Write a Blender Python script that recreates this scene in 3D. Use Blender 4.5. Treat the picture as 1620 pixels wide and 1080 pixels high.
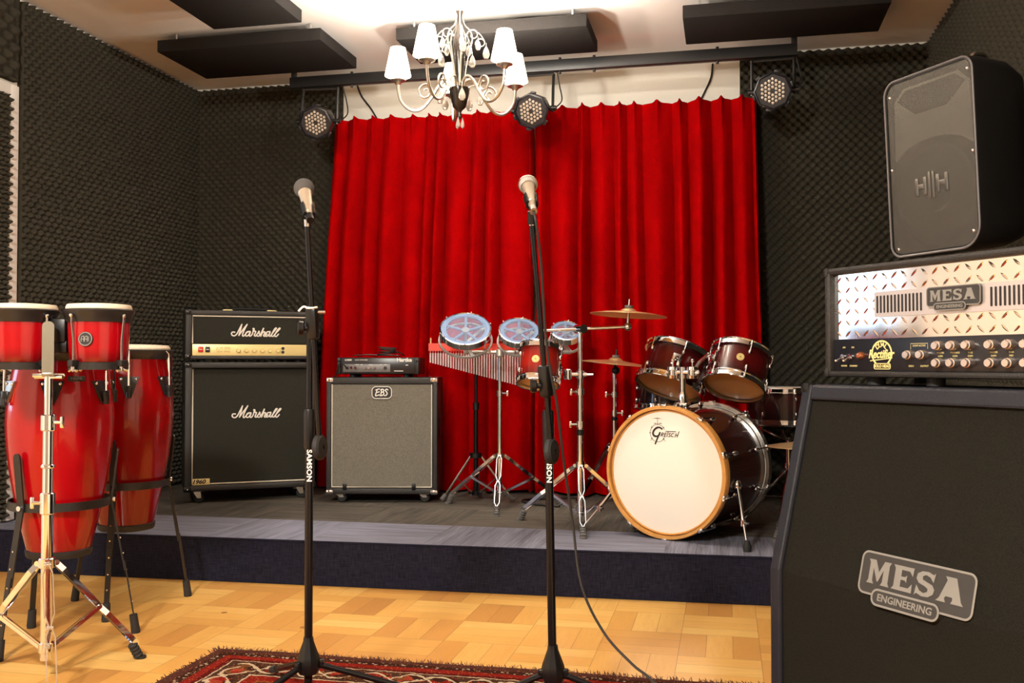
import bpy, bmesh, math, random
import numpy as np
from mathutils import Vector, Matrix, Euler
random.seed(7)
PI = math.pi
SC = bpy.context.scene
COL = SC.collection
for o in list(bpy.data.objects):
    bpy.data.objects.remove(o)

# ------------------------------------------------------------------ camera
cam_data = bpy.data.cameras.new('camera')
cam_data.sensor_width = 36.0
cam_data.lens = 1543.0 / 1620.0 * 36.0
cam_data.clip_start = 0.02
cam = bpy.data.objects.new('camera', cam_data)
COL.objects.link(cam)
cam.location = (0, 0, 0.94)
cam.rotation_euler = Euler((math.radians(91.3), 0, math.radians(12.4)), 'XYZ')
SC.camera = cam

# ------------------------------------------------------------------ light
SC.view_settings.view_transform = 'Standard'
SC.view_settings.look = 'None'
SC.view_settings.gamma = 1
SC.view_settings.use_curve_mapping = False
SC.view_settings.exposure = 0.32
SC.cycles.use_denoising = True
SC.cycles.sample_clamp_indirect = 6.0
SC.cycles.caustics_reflective = False
SC.cycles.caustics_refractive = False

world = bpy.data.worlds.new('daylight')
SC.world = world
world.use_nodes = True
world.node_tree.nodes['Background'].inputs[0].default_value = (0.62, 0.80, 1.0, 1)
world.node_tree.nodes['Background'].inputs[1].default_value = 1.2


def area_light(name, loc, rot, sx, sy, power, col):
    d = bpy.data.lights.new(name, 'AREA')
    d.shape = 'RECTANGLE'
    d.size, d.size_y = sx, sy
    d.energy = power
    d.color = col
    o = bpy.data.objects.new(name, d)
    COL.objects.link(o)
    o.location = loc
    o.rotation_euler = rot
    return o


# daylight coming in through the window of the left wall
area_light('window_daylight', (-3.56, 2.81, 1.48), (0, -PI / 2, 0), 1.45, 0.40, 9.0, (0.46, 0.72, 1.0))
# warm ceiling lamp of the front half of the room (behind the camera)
area_light('ceiling_lamp_light', (-1.25, -0.35, 2.66), (math.radians(25), 0, 0), 0.4, 0.4, 205, (1.0, 0.935, 0.835))


# ------------------------------------------------------------------ materials
def socket(n, names):
    for s in names:
        if s in n.inputs:
            return n.inputs[s]


def mat(name, col, rough=0.5, metal=0.0, var=0.12, vscale=18.0, bump=0.0, bscale=200.0, coat=0.0,
        sheen=0.0, spec=0.5, emit=None, estr=0.0, trans=0.0, alpha=1.0):
    m = bpy.data.materials.new(name)
    m.use_nodes = True
    nt = m.node_tree
    b = nt.nodes['Principled BSDF']
    b.inputs['Roughness'].default_value = rough
    b.inputs['Metallic'].default_value = metal
    b.inputs['Specular IOR Level'].default_value = spec
    b.inputs['Coat Weight'].default_value = coat
    b.inputs['Coat Roughness'].default_value = 0.06
    b.inputs['Sheen Weight'].default_value = sheen
    b.inputs['Transmission Weight'].default_value = trans
    b.inputs['Alpha'].default_value = alpha
    tc = nt.nodes.new('ShaderNodeTexCoord')
    nz = nt.nodes.new('ShaderNodeTexNoise')
    nz.inputs['Scale'].default_value = vscale
    nz.inputs['Detail'].default_value = 3
    nt.links.new(tc.outputs['Object'], nz.inputs['Vector'])
    mx = nt.nodes.new('ShaderNodeMix')
    mx.data_type = 'RGBA'
    lo = [c * (1 - var) for c in col] + [1]
    hi = [min(1, c * (1 + var)) for c in col] + [1]
    mx.inputs[6].default_value = lo
    mx.inputs[7].default_value = hi
    nt.links.new(nz.outputs['Fac'], mx.inputs[0])
    nt.links.new(mx.outputs[2], b.inputs['Base Color'])
    if bump > 0:
        n2 = nt.nodes.new('ShaderNodeTexNoise')
        n2.inputs['Scale'].default_value = bscale
        n2.inputs['Detail'].default_value = 2
        nt.links.new(tc.outputs['Object'], n2.inputs['Vector'])
        bp = nt.nodes.new('ShaderNodeBump')
        bp.inputs['Strength'].default_value = bump
        bp.inputs['Distance'].default_value = 0.004
        nt.links.new(n2.outputs['Fac'], bp.inputs['Height'])
        nt.links.new(bp.outputs['Normal'], b.inputs['Normal'])
    if emit:
        b.inputs['Emission Color'].default_value = (*emit, 1)
        b.inputs['Emission Strength'].default_value = estr
    return m


class Sh:
    """small helper for building node graphs"""

    def __init__(self, name):
        self.m = bpy.data.materials.new(name)
        self.m.use_nodes = True
        self.nt = self.m.node_tree
        self.b = self.nt.nodes['Principled BSDF']

    def put(self, v, sock):
        if v is None:
            return
        if isinstance(v, bpy.types.NodeSocket):
            self.nt.links.new(v, sock)
        else:
            sock.default_value = v

    def m1(self, op, a, b=None, c=None):
        n = self.nt.nodes.new('ShaderNodeMath')
        n.operation = op
        self.put(a, n.inputs[0])
        self.put(b, n.inputs[1])
        self.put(c, n.inputs[2])
        return n.outputs[0]

    def pos(self):
        g = self.nt.nodes.new('ShaderNodeNewGeometry')
        s = self.nt.nodes.new('ShaderNodeSeparateXYZ')
        self.nt.links.new(g.outputs['Position'], s.inputs[0])
        return s.outputs[0], s.outputs[1], s.outputs[2]

    def vec(self, x, y, z):
        c = self.nt.nodes.new('ShaderNodeCombineXYZ')
        for v, s in zip((x, y, z), c.inputs):
            self.put(v, s)
        return c.outputs[0]

    def white(self, v):
        n = self.nt.nodes.new('ShaderNodeTexWhiteNoise')
        n.noise_dimensions = '3D'
        self.put(v, n.inputs['Vector'])
        return n.outputs['Value']

    def noise(self, v, scale, detail=3, rough=0.5):
        n = self.nt.nodes.new('ShaderNodeTexNoise')
        self.put(v, n.inputs['Vector'])
        n.inputs['Scale'].default_value = scale
        n.inputs['Detail'].default_value = detail
        n.inputs['Roughness'].default_value = rough
        return n.outputs['Fac']

    def voro(self, v, scale, feature='F1'):
        n = self.nt.nodes.new('ShaderNodeTexVoronoi')
        n.feature = feature
        self.put(v, n.inputs['Vector'])
        n.inputs['Scale'].default_value = scale
        return n

    def ramp(self, f, stops, interp='LINEAR'):
        n = self.nt.nodes.new('ShaderNodeValToRGB')
        n.color_ramp.interpolation = interp
        el = n.color_ramp.elements
        while len(el) < len(stops):
            el.new(0.5)
        for e, (p, c) in zip(el, stops):
            e.position = p
            e.color = (*c, 1)
        self.put(f, n.inputs[0])
        return n.outputs[0]

    def mix(self, f, a, b, mode='MIX'):
        n = self.nt.nodes.new('ShaderNodeMix')
        n.data_type = 'RGBA'
        n.blend_type = mode
        self.put(f, n.inputs[0])
        self.put(a if not isinstance(a, tuple) else (*a, 1), n.inputs[6])
        self.put(b if not isinstance(b, tuple) else (*b, 1), n.inputs[7])
        return n.outputs[2]

    def bump(self, h, strength, dist=0.004):
        n = self.nt.nodes.new('ShaderNodeBump')
        n.inputs['Strength'].default_value = strength
        n.inputs['Distance'].default_value = dist
        self.put(h, n.inputs['Height'])
        self.nt.links.new(n.outputs[0], self.b.inputs['Normal'])

    def out(self, col, rough=0.5, **kw):
        self.put(col, self.b.inputs['Base Color'])
        self.put(rough, self.b.inputs['Roughness'])
        for k, v in kw.items():
            self.put(v, self.b.inputs[k.replace('_', ' ')])
        return self.m


def parquet():
    s = Sh('parquet')
    x, y, z = s.pos()
    B = 0.2615
    u = s.m1('DIVIDE', s.m1('ADD', x, 0.158), B)
    v = s.m1('DIVIDE', s.m1('SUBTRACT', y, 3.73), B)
    iu, iv = s.m1('FLOOR', u), s.m1('FLOOR', v)
    fu, fv = s.m1('FRACT', u), s.m1('FRACT', v)
    par = s.m1('FLOORED_MODULO', s.m1('ADD', iu, iv), 2.0)
    inv = s.m1('SUBTRACT', 1.0, par)
    a = s.m1('ADD', s.m1('MULTIPLY', fu, inv), s.m1('MULTIPLY', fv, par))
    al = s.m1('ADD', s.m1('MULTIPLY', fv, inv), s.m1('MULTIPLY', fu, par))
    st = s.m1('FLOOR', s.m1('MULTIPLY', a, 3.0))
    fa = s.m1('FRACT', s.m1('MULTIPLY', a, 3.0))
    rnd = s.white(s.vec(iu, iv, s.m1('ADD', st, 0.37)))
    blk = s.white(s.vec(iu, iv, 11.7))
    tone = s.m1('ADD', s.m1('MULTIPLY', rnd, 0.62), s.m1('MULTIPLY', blk, 0.38))
    tone = s.m1('ADD', tone, s.m1('MULTIPLY', par, 0.17))  # crosswise strips paler: the wood grain's light reflection put into the colour
    base = s.ramp(tone, [(0.0, (0.36, 0.135, 0.025)), (0.25, (0.58, 0.25, 0.048)), (0.5, (0.80, 0.42, 0.088)),
                         (0.75, (0.92, 0.54, 0.14)), (1.0, (0.97, 0.65, 0.20))])
    gv = s.vec(s.m1('ADD', s.m1('MULTIPLY', fa, 1.6), s.m1('MULTIPLY', rnd, 40.0)),
               s.m1('MULTIPLY', al, 0.55), s.m1('MULTIPLY', blk, 20.0))
    g = s.noise(gv, 4.0, 5, 0.62)
    col = s.mix(s.m1('MULTIPLY', s.m1('SUBTRACT', 1.0, g), 0.75), base, (0.58, 0.25, 0.048), 'MIX')
    g2 = s.noise(gv, 14.0, 4, 0.6)
    col = s.mix(s.m1('MULTIPLY', g2, 0.22), col, (0.95, 0.66, 0.28))
    kn = s.voro(s.vec(x, y, 0.0), 2.3).outputs['Distance']
    col = s.mix(s.m1('MULTIPLY', s.m1('LESS_THAN', kn, 0.035), 0.7), col, (0.16, 0.045, 0.012))
    d1 = s.m1('MULTIPLY', s.m1('MINIMUM', fa, s.m1('SUBTRACT', 1.0, fa)), B / 3)
    d2 = s.m1('MULTIPLY', s.m1('MINIMUM', al, s.m1('SUBTRACT', 1.0, al)), B)
    seam = s.m1('LESS_THAN', s.m1('MINIMUM', d1, d2), 0.0010)
    col = s.mix(s.m1('MULTIPLY', seam, 0.6), col, (0.16, 0.06, 0.015))
    s.bump(s.m1('SUBTRACT', g, seam), 0.06)
    return s.out(col, 0.30, Coat_Weight=0.25, Coat_Roughness=0.18)


def carpet(name, riser=False):
    s = Sh(name)
    x, y, z = s.pos()
    T = 0.5
    iu = s.m1('FLOOR', s.m1('DIVIDE', s.m1('ADD', x, 3.38 - 0.13), T))
    iv = s.m1('FLOOR', s.m1('DIVIDE', s.m1('SUBTRACT', y, 3.90), T))
    par = s.m1('FLOORED_MODULO', s.m1('ADD', iu, iv), 2.0)
    inv = s.m1('SUBTRACT', 1.0, par)
    if riser:
        sv = s.vec(s.m1('MULTIPLY', x, 160.0), 0.0, s.m1('MULTIPLY', z, 26.0))
        streak = s.noise(sv, 1.0, 3)
        n2 = s.noise(s.vec(s.m1('MULTIPLY', x, 20.0), 0.0, s.m1('MULTIPLY', z, 320.0)), 1.0, 2)
        col = s.ramp(s.m1('ADD', s.m1('MULTIPLY', streak, 0.5), s.m1('MULTIPLY', n2, 0.5)),
                     [(0.35, (0.004, 0.0045, 0.011)), (0.65, (0.018, 0.019, 0.038))])
        s.bump(n2, 0.5)
    else:
        ax = s.m1('ADD', s.m1('MULTIPLY', x, inv), s.m1('MULTIPLY', y, par))
        bx = s.m1('ADD', s.m1('MULTIPLY', y, inv), s.m1('MULTIPLY', x, par))
        sv = s.vec(s.m1('MULTIPLY', ax, 190.0), s.m1('MULTIPLY', bx, 5.0), s.m1('MULTIPLY', iu, 3.1))
        streak = s.noise(sv, 1.0, 3)
        wide = s.noise(s.vec(s.m1('MULTIPLY', ax, 22.0), s.m1('MULTIPLY', bx, 2.0), iv), 1.0, 2)
        r = s.white(s.vec(iu, iv, 0.5))
        front = s.m1('LESS_THAN', iv, 0.5)
        f = s.m1('ADD', s.m1('MULTIPLY', streak, 0.55), s.m1('MULTIPLY', wide, 0.45))
        f = s.m1('ADD', f, s.m1('MULTIPLY', s.m1('SUBTRACT', r, 0.5), 0.14))
        cb = s.ramp(f, [(0.32, (0.040, 0.036, 0.032)), (0.68, (0.115, 0.100, 0.080))])
        cf = s.ramp(f, [(0.30, (0.085, 0.083, 0.102)), (0.70, (0.23, 0.235, 0.30))])
        col = s.mix(front, cb, cf)
        s.bump(streak, 0.6)
    return s.out(col, 0.95, Specular_IOR_Level=0.15)


def rug_mat():
    s = Sh('woven_rug')
    x, y, z = s.pos()
    nz = s.noise(s.vec(x, y, 0.0), 38.0, 3)
    wob = s.m1('MULTIPLY', s.m1('SUBTRACT', nz, 0.5), 0.022)
    dl = s.m1('SUBTRACT', x, -1.635)
    dr = s.m1('SUBTRACT', 0.12, x)
    dt = s.m1('SUBTRACT', 2.945, y)
    d = s.m1('ADD', s.m1('MINIMUM', s.m1('MINIMUM', dl, dr), dt), wob)
    red, dkr, brn, cre, org = (0.24, 0.015, 0.010), (0.09, 0.008, 0.007), (0.030, 0.015, 0.010), (0.62, 0.50, 0.33), (0.26, 0.075, 0.018)
    base = s.ramp(s.m1('MULTIPLY', d, 2.0),
                  [(0.0, (0.075, 0.03, 0.022)), (0.07, brn), (0.13, red), (0.19, dkr), (0.225, cre), (0.235, brn), (0.46, cre),
                   (0.475, red), (0.56, org), (0.62, brn), (0.68, red), (0.95, dkr)], 'CONSTANT')
    left = s.m1('LESS_THAN', dl, dt)
    al = s.m1('ADD', s.m1('MULTIPLY', left, y), s.m1('MULTIPLY', s.m1('SUBTRACT', 1.0, left), x))
    al = s.m1('ADD', al, s.m1('MULTIPLY', nz, 0.05))
    ph = s.m1('MULTIPLY', al, 30.0)
    sw = s.m1('MULTIPLY', s.m1('SINE', ph), 0.042)
    off = s.m1('SUBTRACT', d, 0.173)
    v1 = s.m1('ABSOLUTE', s.m1('SUBTRACT', off, sw))
    v2 = s.m1('ABSOLUTE', s.m1('ADD', off, s.m1('MULTIPLY', s.m1('SINE', s.m1('ADD', ph, 0.7)), 0.036)))
    lines = s.m1('LESS_THAN', s.m1('MINIMUM', v1, v2), s.m1('ADD', 0.0015, s.m1('MULTIPLY', nz, 0.009)))
    inside = s.m1('LESS_THAN', s.m1('ABSOLUTE', off), s.m1('ABSOLUTE', sw))
    vo = s.voro(s.vec(x, y, 0.0), 26.0)
    cell = s.ramp(s.white(vo.outputs['Position']), [(0.0, red), (0.25, brn), (0.6, (0.16, 0.07, 0.025)), (0.8, (0.36, 0.05, 0.025))], 'CONSTANT')
    body = s.mix(inside, (0.055, 0.030, 0.019), cell)
    motif = s.mix(lines, body, cre)
    inb = s.m1('MULTIPLY', s.m1('GREATER_THAN', d, 0.118), s.m1('LESS_THAN', d, 0.228))
    col = s.mix(inb, base, motif)
    dots = s.m1('LESS_THAN', s.voro(s.vec(x, y, 0.0), 60.0).outputs['Distance'], 0.30)
    inb2 = s.m1('MULTIPLY', s.m1('GREATER_THAN', d, 0.038), s.m1('LESS_THAN', d, 0.064))
    col = s.mix(s.m1('MULTIPLY', dots, inb2), col, (0.50, 0.42, 0.30))
    vo2 = s.voro(s.vec(x, y, 0.3), 9.0)
    c2 = s.ramp(s.white(vo2.outputs['Position']), [(0.0, red), (0.35, (0.40, 0.07, 0.03)), (0.6, brn), (0.75, org), (0.9, dkr)], 'CONSTANT')
    col = s.mix(s.m1('MULTIPLY', s.m1('GREATER_THAN', d, 0.29), 0.8), col, c2)
    fine = s.noise(s.vec(x, y, 0.0), 260.0, 2)
    col = s.mix(s.m1('MULTIPLY', s.m1('POWER', fine, 1.5), 0.95), col, (0.050, 0.012, 0.008))
    spk = s.m1('LESS_THAN', s.voro(s.vec(x, y, 0.9), 85.0).outputs['Distance'], 0.20)
    col = s.mix(s.m1('MULTIPLY', spk, 0.7), col, (0.42, 0.16, 0.05))
    s.bump(fine, 0.7)
    return s.out(col, 0.95, Specular_IOR_Level=0.0)


def cloth_weave(name, c0, c1, scale, rough=0.9):
    s = Sh(name)
    tc = s.nt.nodes.new('ShaderNodeTexCoord').outputs['Object']
    sp = s.nt.nodes.new('ShaderNodeSeparateXYZ')
    s.nt.links.new(tc, sp.inputs[0])
    a = s.m1('SINE', s.m1('MULTIPLY', sp.outputs[0], scale))
    b = s.m1('SINE', s.m1('MULTIPLY', sp.outputs[2], scale))
    w = s.m1('MULTIPLY', a, b)
    n = s.noise(tc, 260.0, 3)
    f = s.m1('ADD', s.m1('MULTIPLY', w, 0.25), n)
    col = s.ramp(f, [(0.25, c0), (0.75, c1)])
    s.bump(f, 0.3, 0.002)
    return s.out(col, rough, Specular_IOR_Level=0.2)


def velvet():
    s = Sh('red_velvet')
    x, y, z = s.pos()
    n = s.noise(s.vec(s.m1('MULTIPLY', x, 1.0), y, s.m1('MULTIPLY', z, 0.6)), 7.0, 4, 0.6)
    f = s.noise(s.vec(x, y, z), 170.0, 2)
    g = s.m1('ADD', s.m1('MULTIPLY', n, 0.6), s.m1('MULTIPLY', f, 0.4))
    col = s.ramp(g, [(0.25, (0.25, 0.0006, 0.0012)), (0.75, (0.50, 0.0015, 0.0022))])
    s.bump(f, 0.25, 0.002)
    return s.out(col, 0.75, Sheen_Weight=0.08, Sheen_Roughness=0.45, Sheen_Tint=(1, 0.02, 0.01, 1), Specular_IOR_Level=0.0)


def burst(name, mid, edge, axis_len, lo=0.16, hi=0.84, grain=True):
    """lacquered wood whose stain darkens towards both rims (local z)"""
    s = Sh(name)
    tc = s.nt.nodes.new('ShaderNodeTexCoord').outputs['Object']
    sp = s.nt.nodes.new('ShaderNodeSeparateXYZ')
    s.nt.links.new(tc, sp.inputs[0])
    t = s.m1('DIVIDE', sp.outputs[2], axis_len)
    col = s.ramp(t, [(0.02, edge), (lo, mid), (hi, mid), (0.98, edge)])
    g = s.noise(s.vec(s.m1('MULTIPLY', sp.outputs[0], 30.0), s.m1('MULTIPLY', sp.outputs[1], 30.0), s.m1('MULTIPLY', sp.outputs[2], 2.5)), 1.6, 4)
    col = s.mix(s.m1('MULTIPLY', g, 0.30), col, edge)
    return s.out(col, 0.25, Coat_Weight=0.6, Coat_Roughness=0.05, Specular_IOR_Level=0.2)


def translucent(name, col):
    m = mat(name, col, 0.3, var=0.2, vscale=9, coat=0.2)
    nt = m.node_tree
    out = nt.nodes['Material Output']
    tr = nt.nodes.new('ShaderNodeBsdfTranslucent')
    tr.inputs[0].default_value = (*col, 1)
    mx = nt.nodes.new('ShaderNodeMixShader')
    mx.inputs[0].default_value = 0.7
    nt.links.new(nt.nodes['Principled BSDF'].outputs[0], mx.inputs[1])
    nt.links.new(tr.outputs[0], mx.inputs[2])
    nt.links.new(mx.outputs[0], out.inputs[0])
    return m


M = {}
M['foam'] = mat('charcoal_foam', (0.046, 0.042, 0.032), 0.95, var=0.15, bump=0.3, bscale=300, spec=0.0)
M['plaster'] = mat('cream_plaster', (0.82, 0.78, 0.69), 0.85, var=0.03, vscale=3, bump=0.05, bscale=60)
M['darkwall'] = mat('dark_wall_paint', (0.28, 0.25, 0.22), 0.9, var=0.05, vscale=3)
M['ceiling'] = mat('white_plaster', (0.84, 0.79, 0.75), 0.85, var=0.02, vscale=2)
M['trimwhite'] = mat('white_paint', (0.93, 0.91, 0.88), 0.5, var=0.02)
M['panel'] = mat('black_fabric_panel', (0.016, 0.014, 0.013), 0.9, bump=0.3, spec=0.15)
M['blackmetal'] = mat('black_painted_metal', (0.010, 0.0095, 0.0095), 0.42, var=0.2)
M['glossblack'] = mat('gloss_black_tube', (0.005, 0.005, 0.006), 0.25, var=0.1, spec=0.3)
M['plastic'] = mat('black_plastic', (0.006, 0.006, 0.0065), 0.34, var=0.15, bump=0.05, bscale=400, spec=0.35)
M['rubber'] = mat('black_rubber', (0.011, 0.011, 0.011), 0.7, var=0.2, bump=0.1)
M['greyrubber'] = mat('dusty_rubber', (0.11, 0.105, 0.10), 0.8, var=0.2)
M['chrome'] = mat('chrome', (0.80, 0.83, 0.88), 0.07, 1.0, var=0.03)
M['nickel'] = mat('nickel_steel', (0.62, 0.60, 0.57), 0.25, 1.0, var=0.06)
M['vinyl'] = mat('black_vinyl', (0.020, 0.019, 0.018), 0.48, var=0.2, bump=0.45, bscale=380)
M['mesavinyl'] = mat('dark_vinyl', (0.012, 0.014, 0.021), 0.45, var=0.2, bump=0.3, bscale=420, spec=0.35)
M['piping'] = mat('white_piping', (0.80, 0.74, 0.62), 0.5, var=0.05)
M['marshgrille'] = cloth_weave('black_grille_cloth', (0.012, 0.012, 0.009), (0.032, 0.031, 0.024), 900)
M['ebsgrille'] = cloth_weave('grey_grille_cloth', (0.09, 0.085, 0.07), (0.24, 0.225, 0.185), 700)
M['mesagrille'] = cloth_weave('dark_grille_cloth', (0.003, 0.0028, 0.0018), (0.0135, 0.0125, 0.008), 1100)
M['gold'] = mat('gold_panel', (0.92, 0.78, 0.36), 0.38, 0.25, var=0.04)
M['goldprint'] = mat('gold_print', (0.80, 0.68, 0.28), 0.5, var=0.05)
M['white'] = mat('white_logo_plastic', (0.88, 0.85, 0.79), 0.4, var=0.02)
M['ink'] = mat('black_ink', (0.012, 0.010, 0.010), 0.5, var=0.1)
M['dimink'] = mat('brown_ink', (0.42, 0.31, 0.09), 0.5, var=0.1)
M['silver'] = mat('silver_paint', (0.24, 0.235, 0.215), 0.45, 0.2, var=0.05)
M['badgeblack'] = mat('dark_badge', (0.032, 0.030, 0.028), 0.45, var=0.1)
M['red_switch'] = mat('red_rocker', (0.65, 0.02, 0.012), 0.3, var=0.05)
M['velvet'] = velvet()
M['conga'] = burst('red_conga_lacquer', (0.36, 0.001, 0.005), (0.21, 0.001, 0.003), 0.70, 0.2, 0.8)
M['congadark'] = burst('deep_red_conga_lacquer', (0.25, 0.001, 0.002), (0.15, 0.001, 0.0015), 0.70, 0.2, 0.8)
M['bongo'] = burst('red_bongo_lacquer', (0.42, 0.0015, 0.006), (0.025, 0.001, 0.001), 0.18, 0.36, 0.70)
M['tomshell'] = burst('dark_cherry_burst', (0.085, 0.003, 0.003), (0.012, 0.003, 0.003), 0.18, 0.4, 0.62)
M['tomshellr'] = burst('bright_cherry_burst', (0.30, 0.012, 0.006), (0.05, 0.004, 0.004), 0.19, 0.36, 0.66)
M['kickshell'] = burst('dark_walnut_burst', (0.045, 0.004, 0.004), (0.007, 0.004, 0.004), 0.47, 0.35, 0.65)
M['skin'] = mat('natural_drum_skin', (0.80, 0.70, 0.54), 0.55, var=0.06)
M['coated'] = mat('coated_drum_head', (0.93, 0.89, 0.81), 0.55, var=0.02, vscale=3)
M['clearhead'] = translucent('tan_resonant_head', (0.86, 0.60, 0.31))
M['clearbatter'] = mat('clear_batter_head', (0.85, 0.82, 0.76), 0.2, var=0.03, alpha=0.18)
M['hoopwood'] = mat('amber_wood_hoop', (0.62, 0.30, 0.075), 0.3, var=0.25, vscale=25, coat=0.5)
M['cymbal'] = mat('bronze_cymbal', (0.85, 0.60, 0.30), 0.34, 0.75, var=0.12, vscale=30)
M['bluehead'] = mat('clear_blue_head', (0.34, 0.46, 0.68), 0.12, var=0.05, alpha=0.22, coat=0.2)
M['bluerim'] = mat('pale_blue_plastic', (0.26, 0.37, 0.58), 0.3, var=0.05)
M['alu'] = mat('cast_aluminium', (0.66, 0.64, 0.60), 0.38, 0.75, var=0.06)
M['redlac'] = mat('orange_red_lacquer', (0.80, 0.045, 0.02), 0.35, var=0.06, coat=0.5)
M['chime'] = mat('chime_aluminium', (0.86, 0.80, 0.78), 0.35, 0.35, var=0.04)
M['grille_metal'] = mat('perforated_grille', (0.17, 0.163, 0.14), 0.42, 0.5, var=0.1, bump=0.25, bscale=600, alpha=0.55)
M['emboss'] = mat('embossed_grille_metal', (0.20, 0.19, 0.165), 0.35, 0.6, var=0.1)
M['bodyblack'] = mat('matt_black_cabinet', (0.006, 0.006, 0.006), 0.55, var=0.2)
M['horn'] = mat('grey_horn_plastic', (0.80, 0.76, 0.68), 0.5, var=0.05)
M['cone'] = mat('dark_paper_cone', (0.05, 0.047, 0.04), 0.7, var=0.1)
M['tread'] = mat('polished_tread_plate', (0.93, 0.91, 0.89), 0.10, 1.0, var=0.02)
M['satin'] = mat('satin_aluminium', (0.62, 0.58, 0.57), 0.42, 0.7, var=0.03)
M['dullplate'] = mat('dull_bronze_plate', (0.30, 0.28, 0.22), 0.32, 0.8, var=0.1)
M['maple'] = mat('pale_maple', (0.74, 0.54, 0.31), 0.6, var=0.1)
M['knob'] = mat('silver_knob', (0.70, 0.62, 0.58), 0.25, 0.9, var=0.05)
M['panelblack'] = mat('black_control_panel', (0.010, 0.010, 0.014), 0.3, var=0.1)
M['amber'] = mat('copper_jewel', (0.55, 0.20, 0.10), 0.15, 0.8, var=0.1)
M['smoke'] = mat('smoky_black_glass', (0.022, 0.016, 0.012), 0.15, var=0.15, coat=0.15, spec=0.35)
M['arm'] = mat('pale_nickel_arm', (0.60, 0.56, 0.50), 0.28, 0.9, var=0.05)
M['shade'] = mat('lit_lamp_shade', (0.95, 0.9, 0.8), 0.8, var=0.02, emit=(1.0, 0.86, 0.62), estr=5.5)
M['crystal'] = mat('milky_crystal', (0.95, 0.93, 0.88), 0.06, var=0.02, trans=0.55, coat=0.4, emit=(1.0, 0.9, 0.72), estr=0.0)
M['par'] = mat('black_lamp_can', (0.011, 0.011, 0.016), 0.36, var=0.15)
M['lens'] = mat('clear_led_lens', (0.62, 0.56, 0.48), 0.22, 0.35, var=0.08, coat=0.6)
M['micsilver'] = mat('champagne_mic_body', (0.62, 0.55, 0.44), 0.35, 0.75, var=0.05)
M['mesh'] = mat('steel_mic_mesh', (0.55, 0.53, 0.50), 0.45, 0.7, var=0.35, vscale=500, bump=0.6, bscale=700)
M['foamball'] = mat('grey_foam_windscreen', (0.075, 0.070, 0.066), 0.95, var=0.15, bump=0.5, bscale=500)
M['greyface'] = mat('grey_control_face', (0.17, 0.165, 0.17), 0.45, 0.3, var=0.06)
M['glass'] = mat('window_glass', (0.9, 0.95, 1.0), 0.02, var=0.0, alpha=0.08)
M['tape'] = mat('white_tape', (0.85, 0.82, 0.76), 0.5, var=0.05)
M['cable'] = mat('black_cable', (0.015, 0.014, 0.013), 0.5, var=0.1)
M['fringe'] = mat('rug_fringe', (0.085, 0.028, 0.018), 0.95, var=0.3)
M['parquet'] = parquet()
M['carpet'] = carpet('striped_carpet_tile')
M['riser'] = carpet('navy_riser_carpet', True)
M['rug'] = rug_mat()


# ------------------------------------------------------------------ mesh helpers
def frame(axis):
    """matrix whose z axis is `axis`"""
    return Vector(axis).normalized().to_track_quat('Z', 'Y').to_matrix().to_4x4()


def catmull(pts, n=6, closed=False):
    P = [Vector(p) for p in pts]
    if len(P) < 3:
        return P
    out = []
    N = len(P)
    for i in range(N if closed else N - 1):
        if closed:
            a, b, c, d = P[(i - 1) % N], P[i], P[(i + 1) % N], P[(i + 2) % N]
        else:
            a, b, c, d = P[max(i - 1, 0)], P[i], P[i + 1], P[min(i + 2, N - 1)]
        for k in range(n):
            t = k / n
            out.append(0.5 * ((2 * b) + (c - a) * t + (2 * a - 5 * b + 4 * c - d) * t * t + (3 * b - a - 3 * c + d) * t ** 3))
    if not closed:
        out.append(P[-1])
    return out


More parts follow.
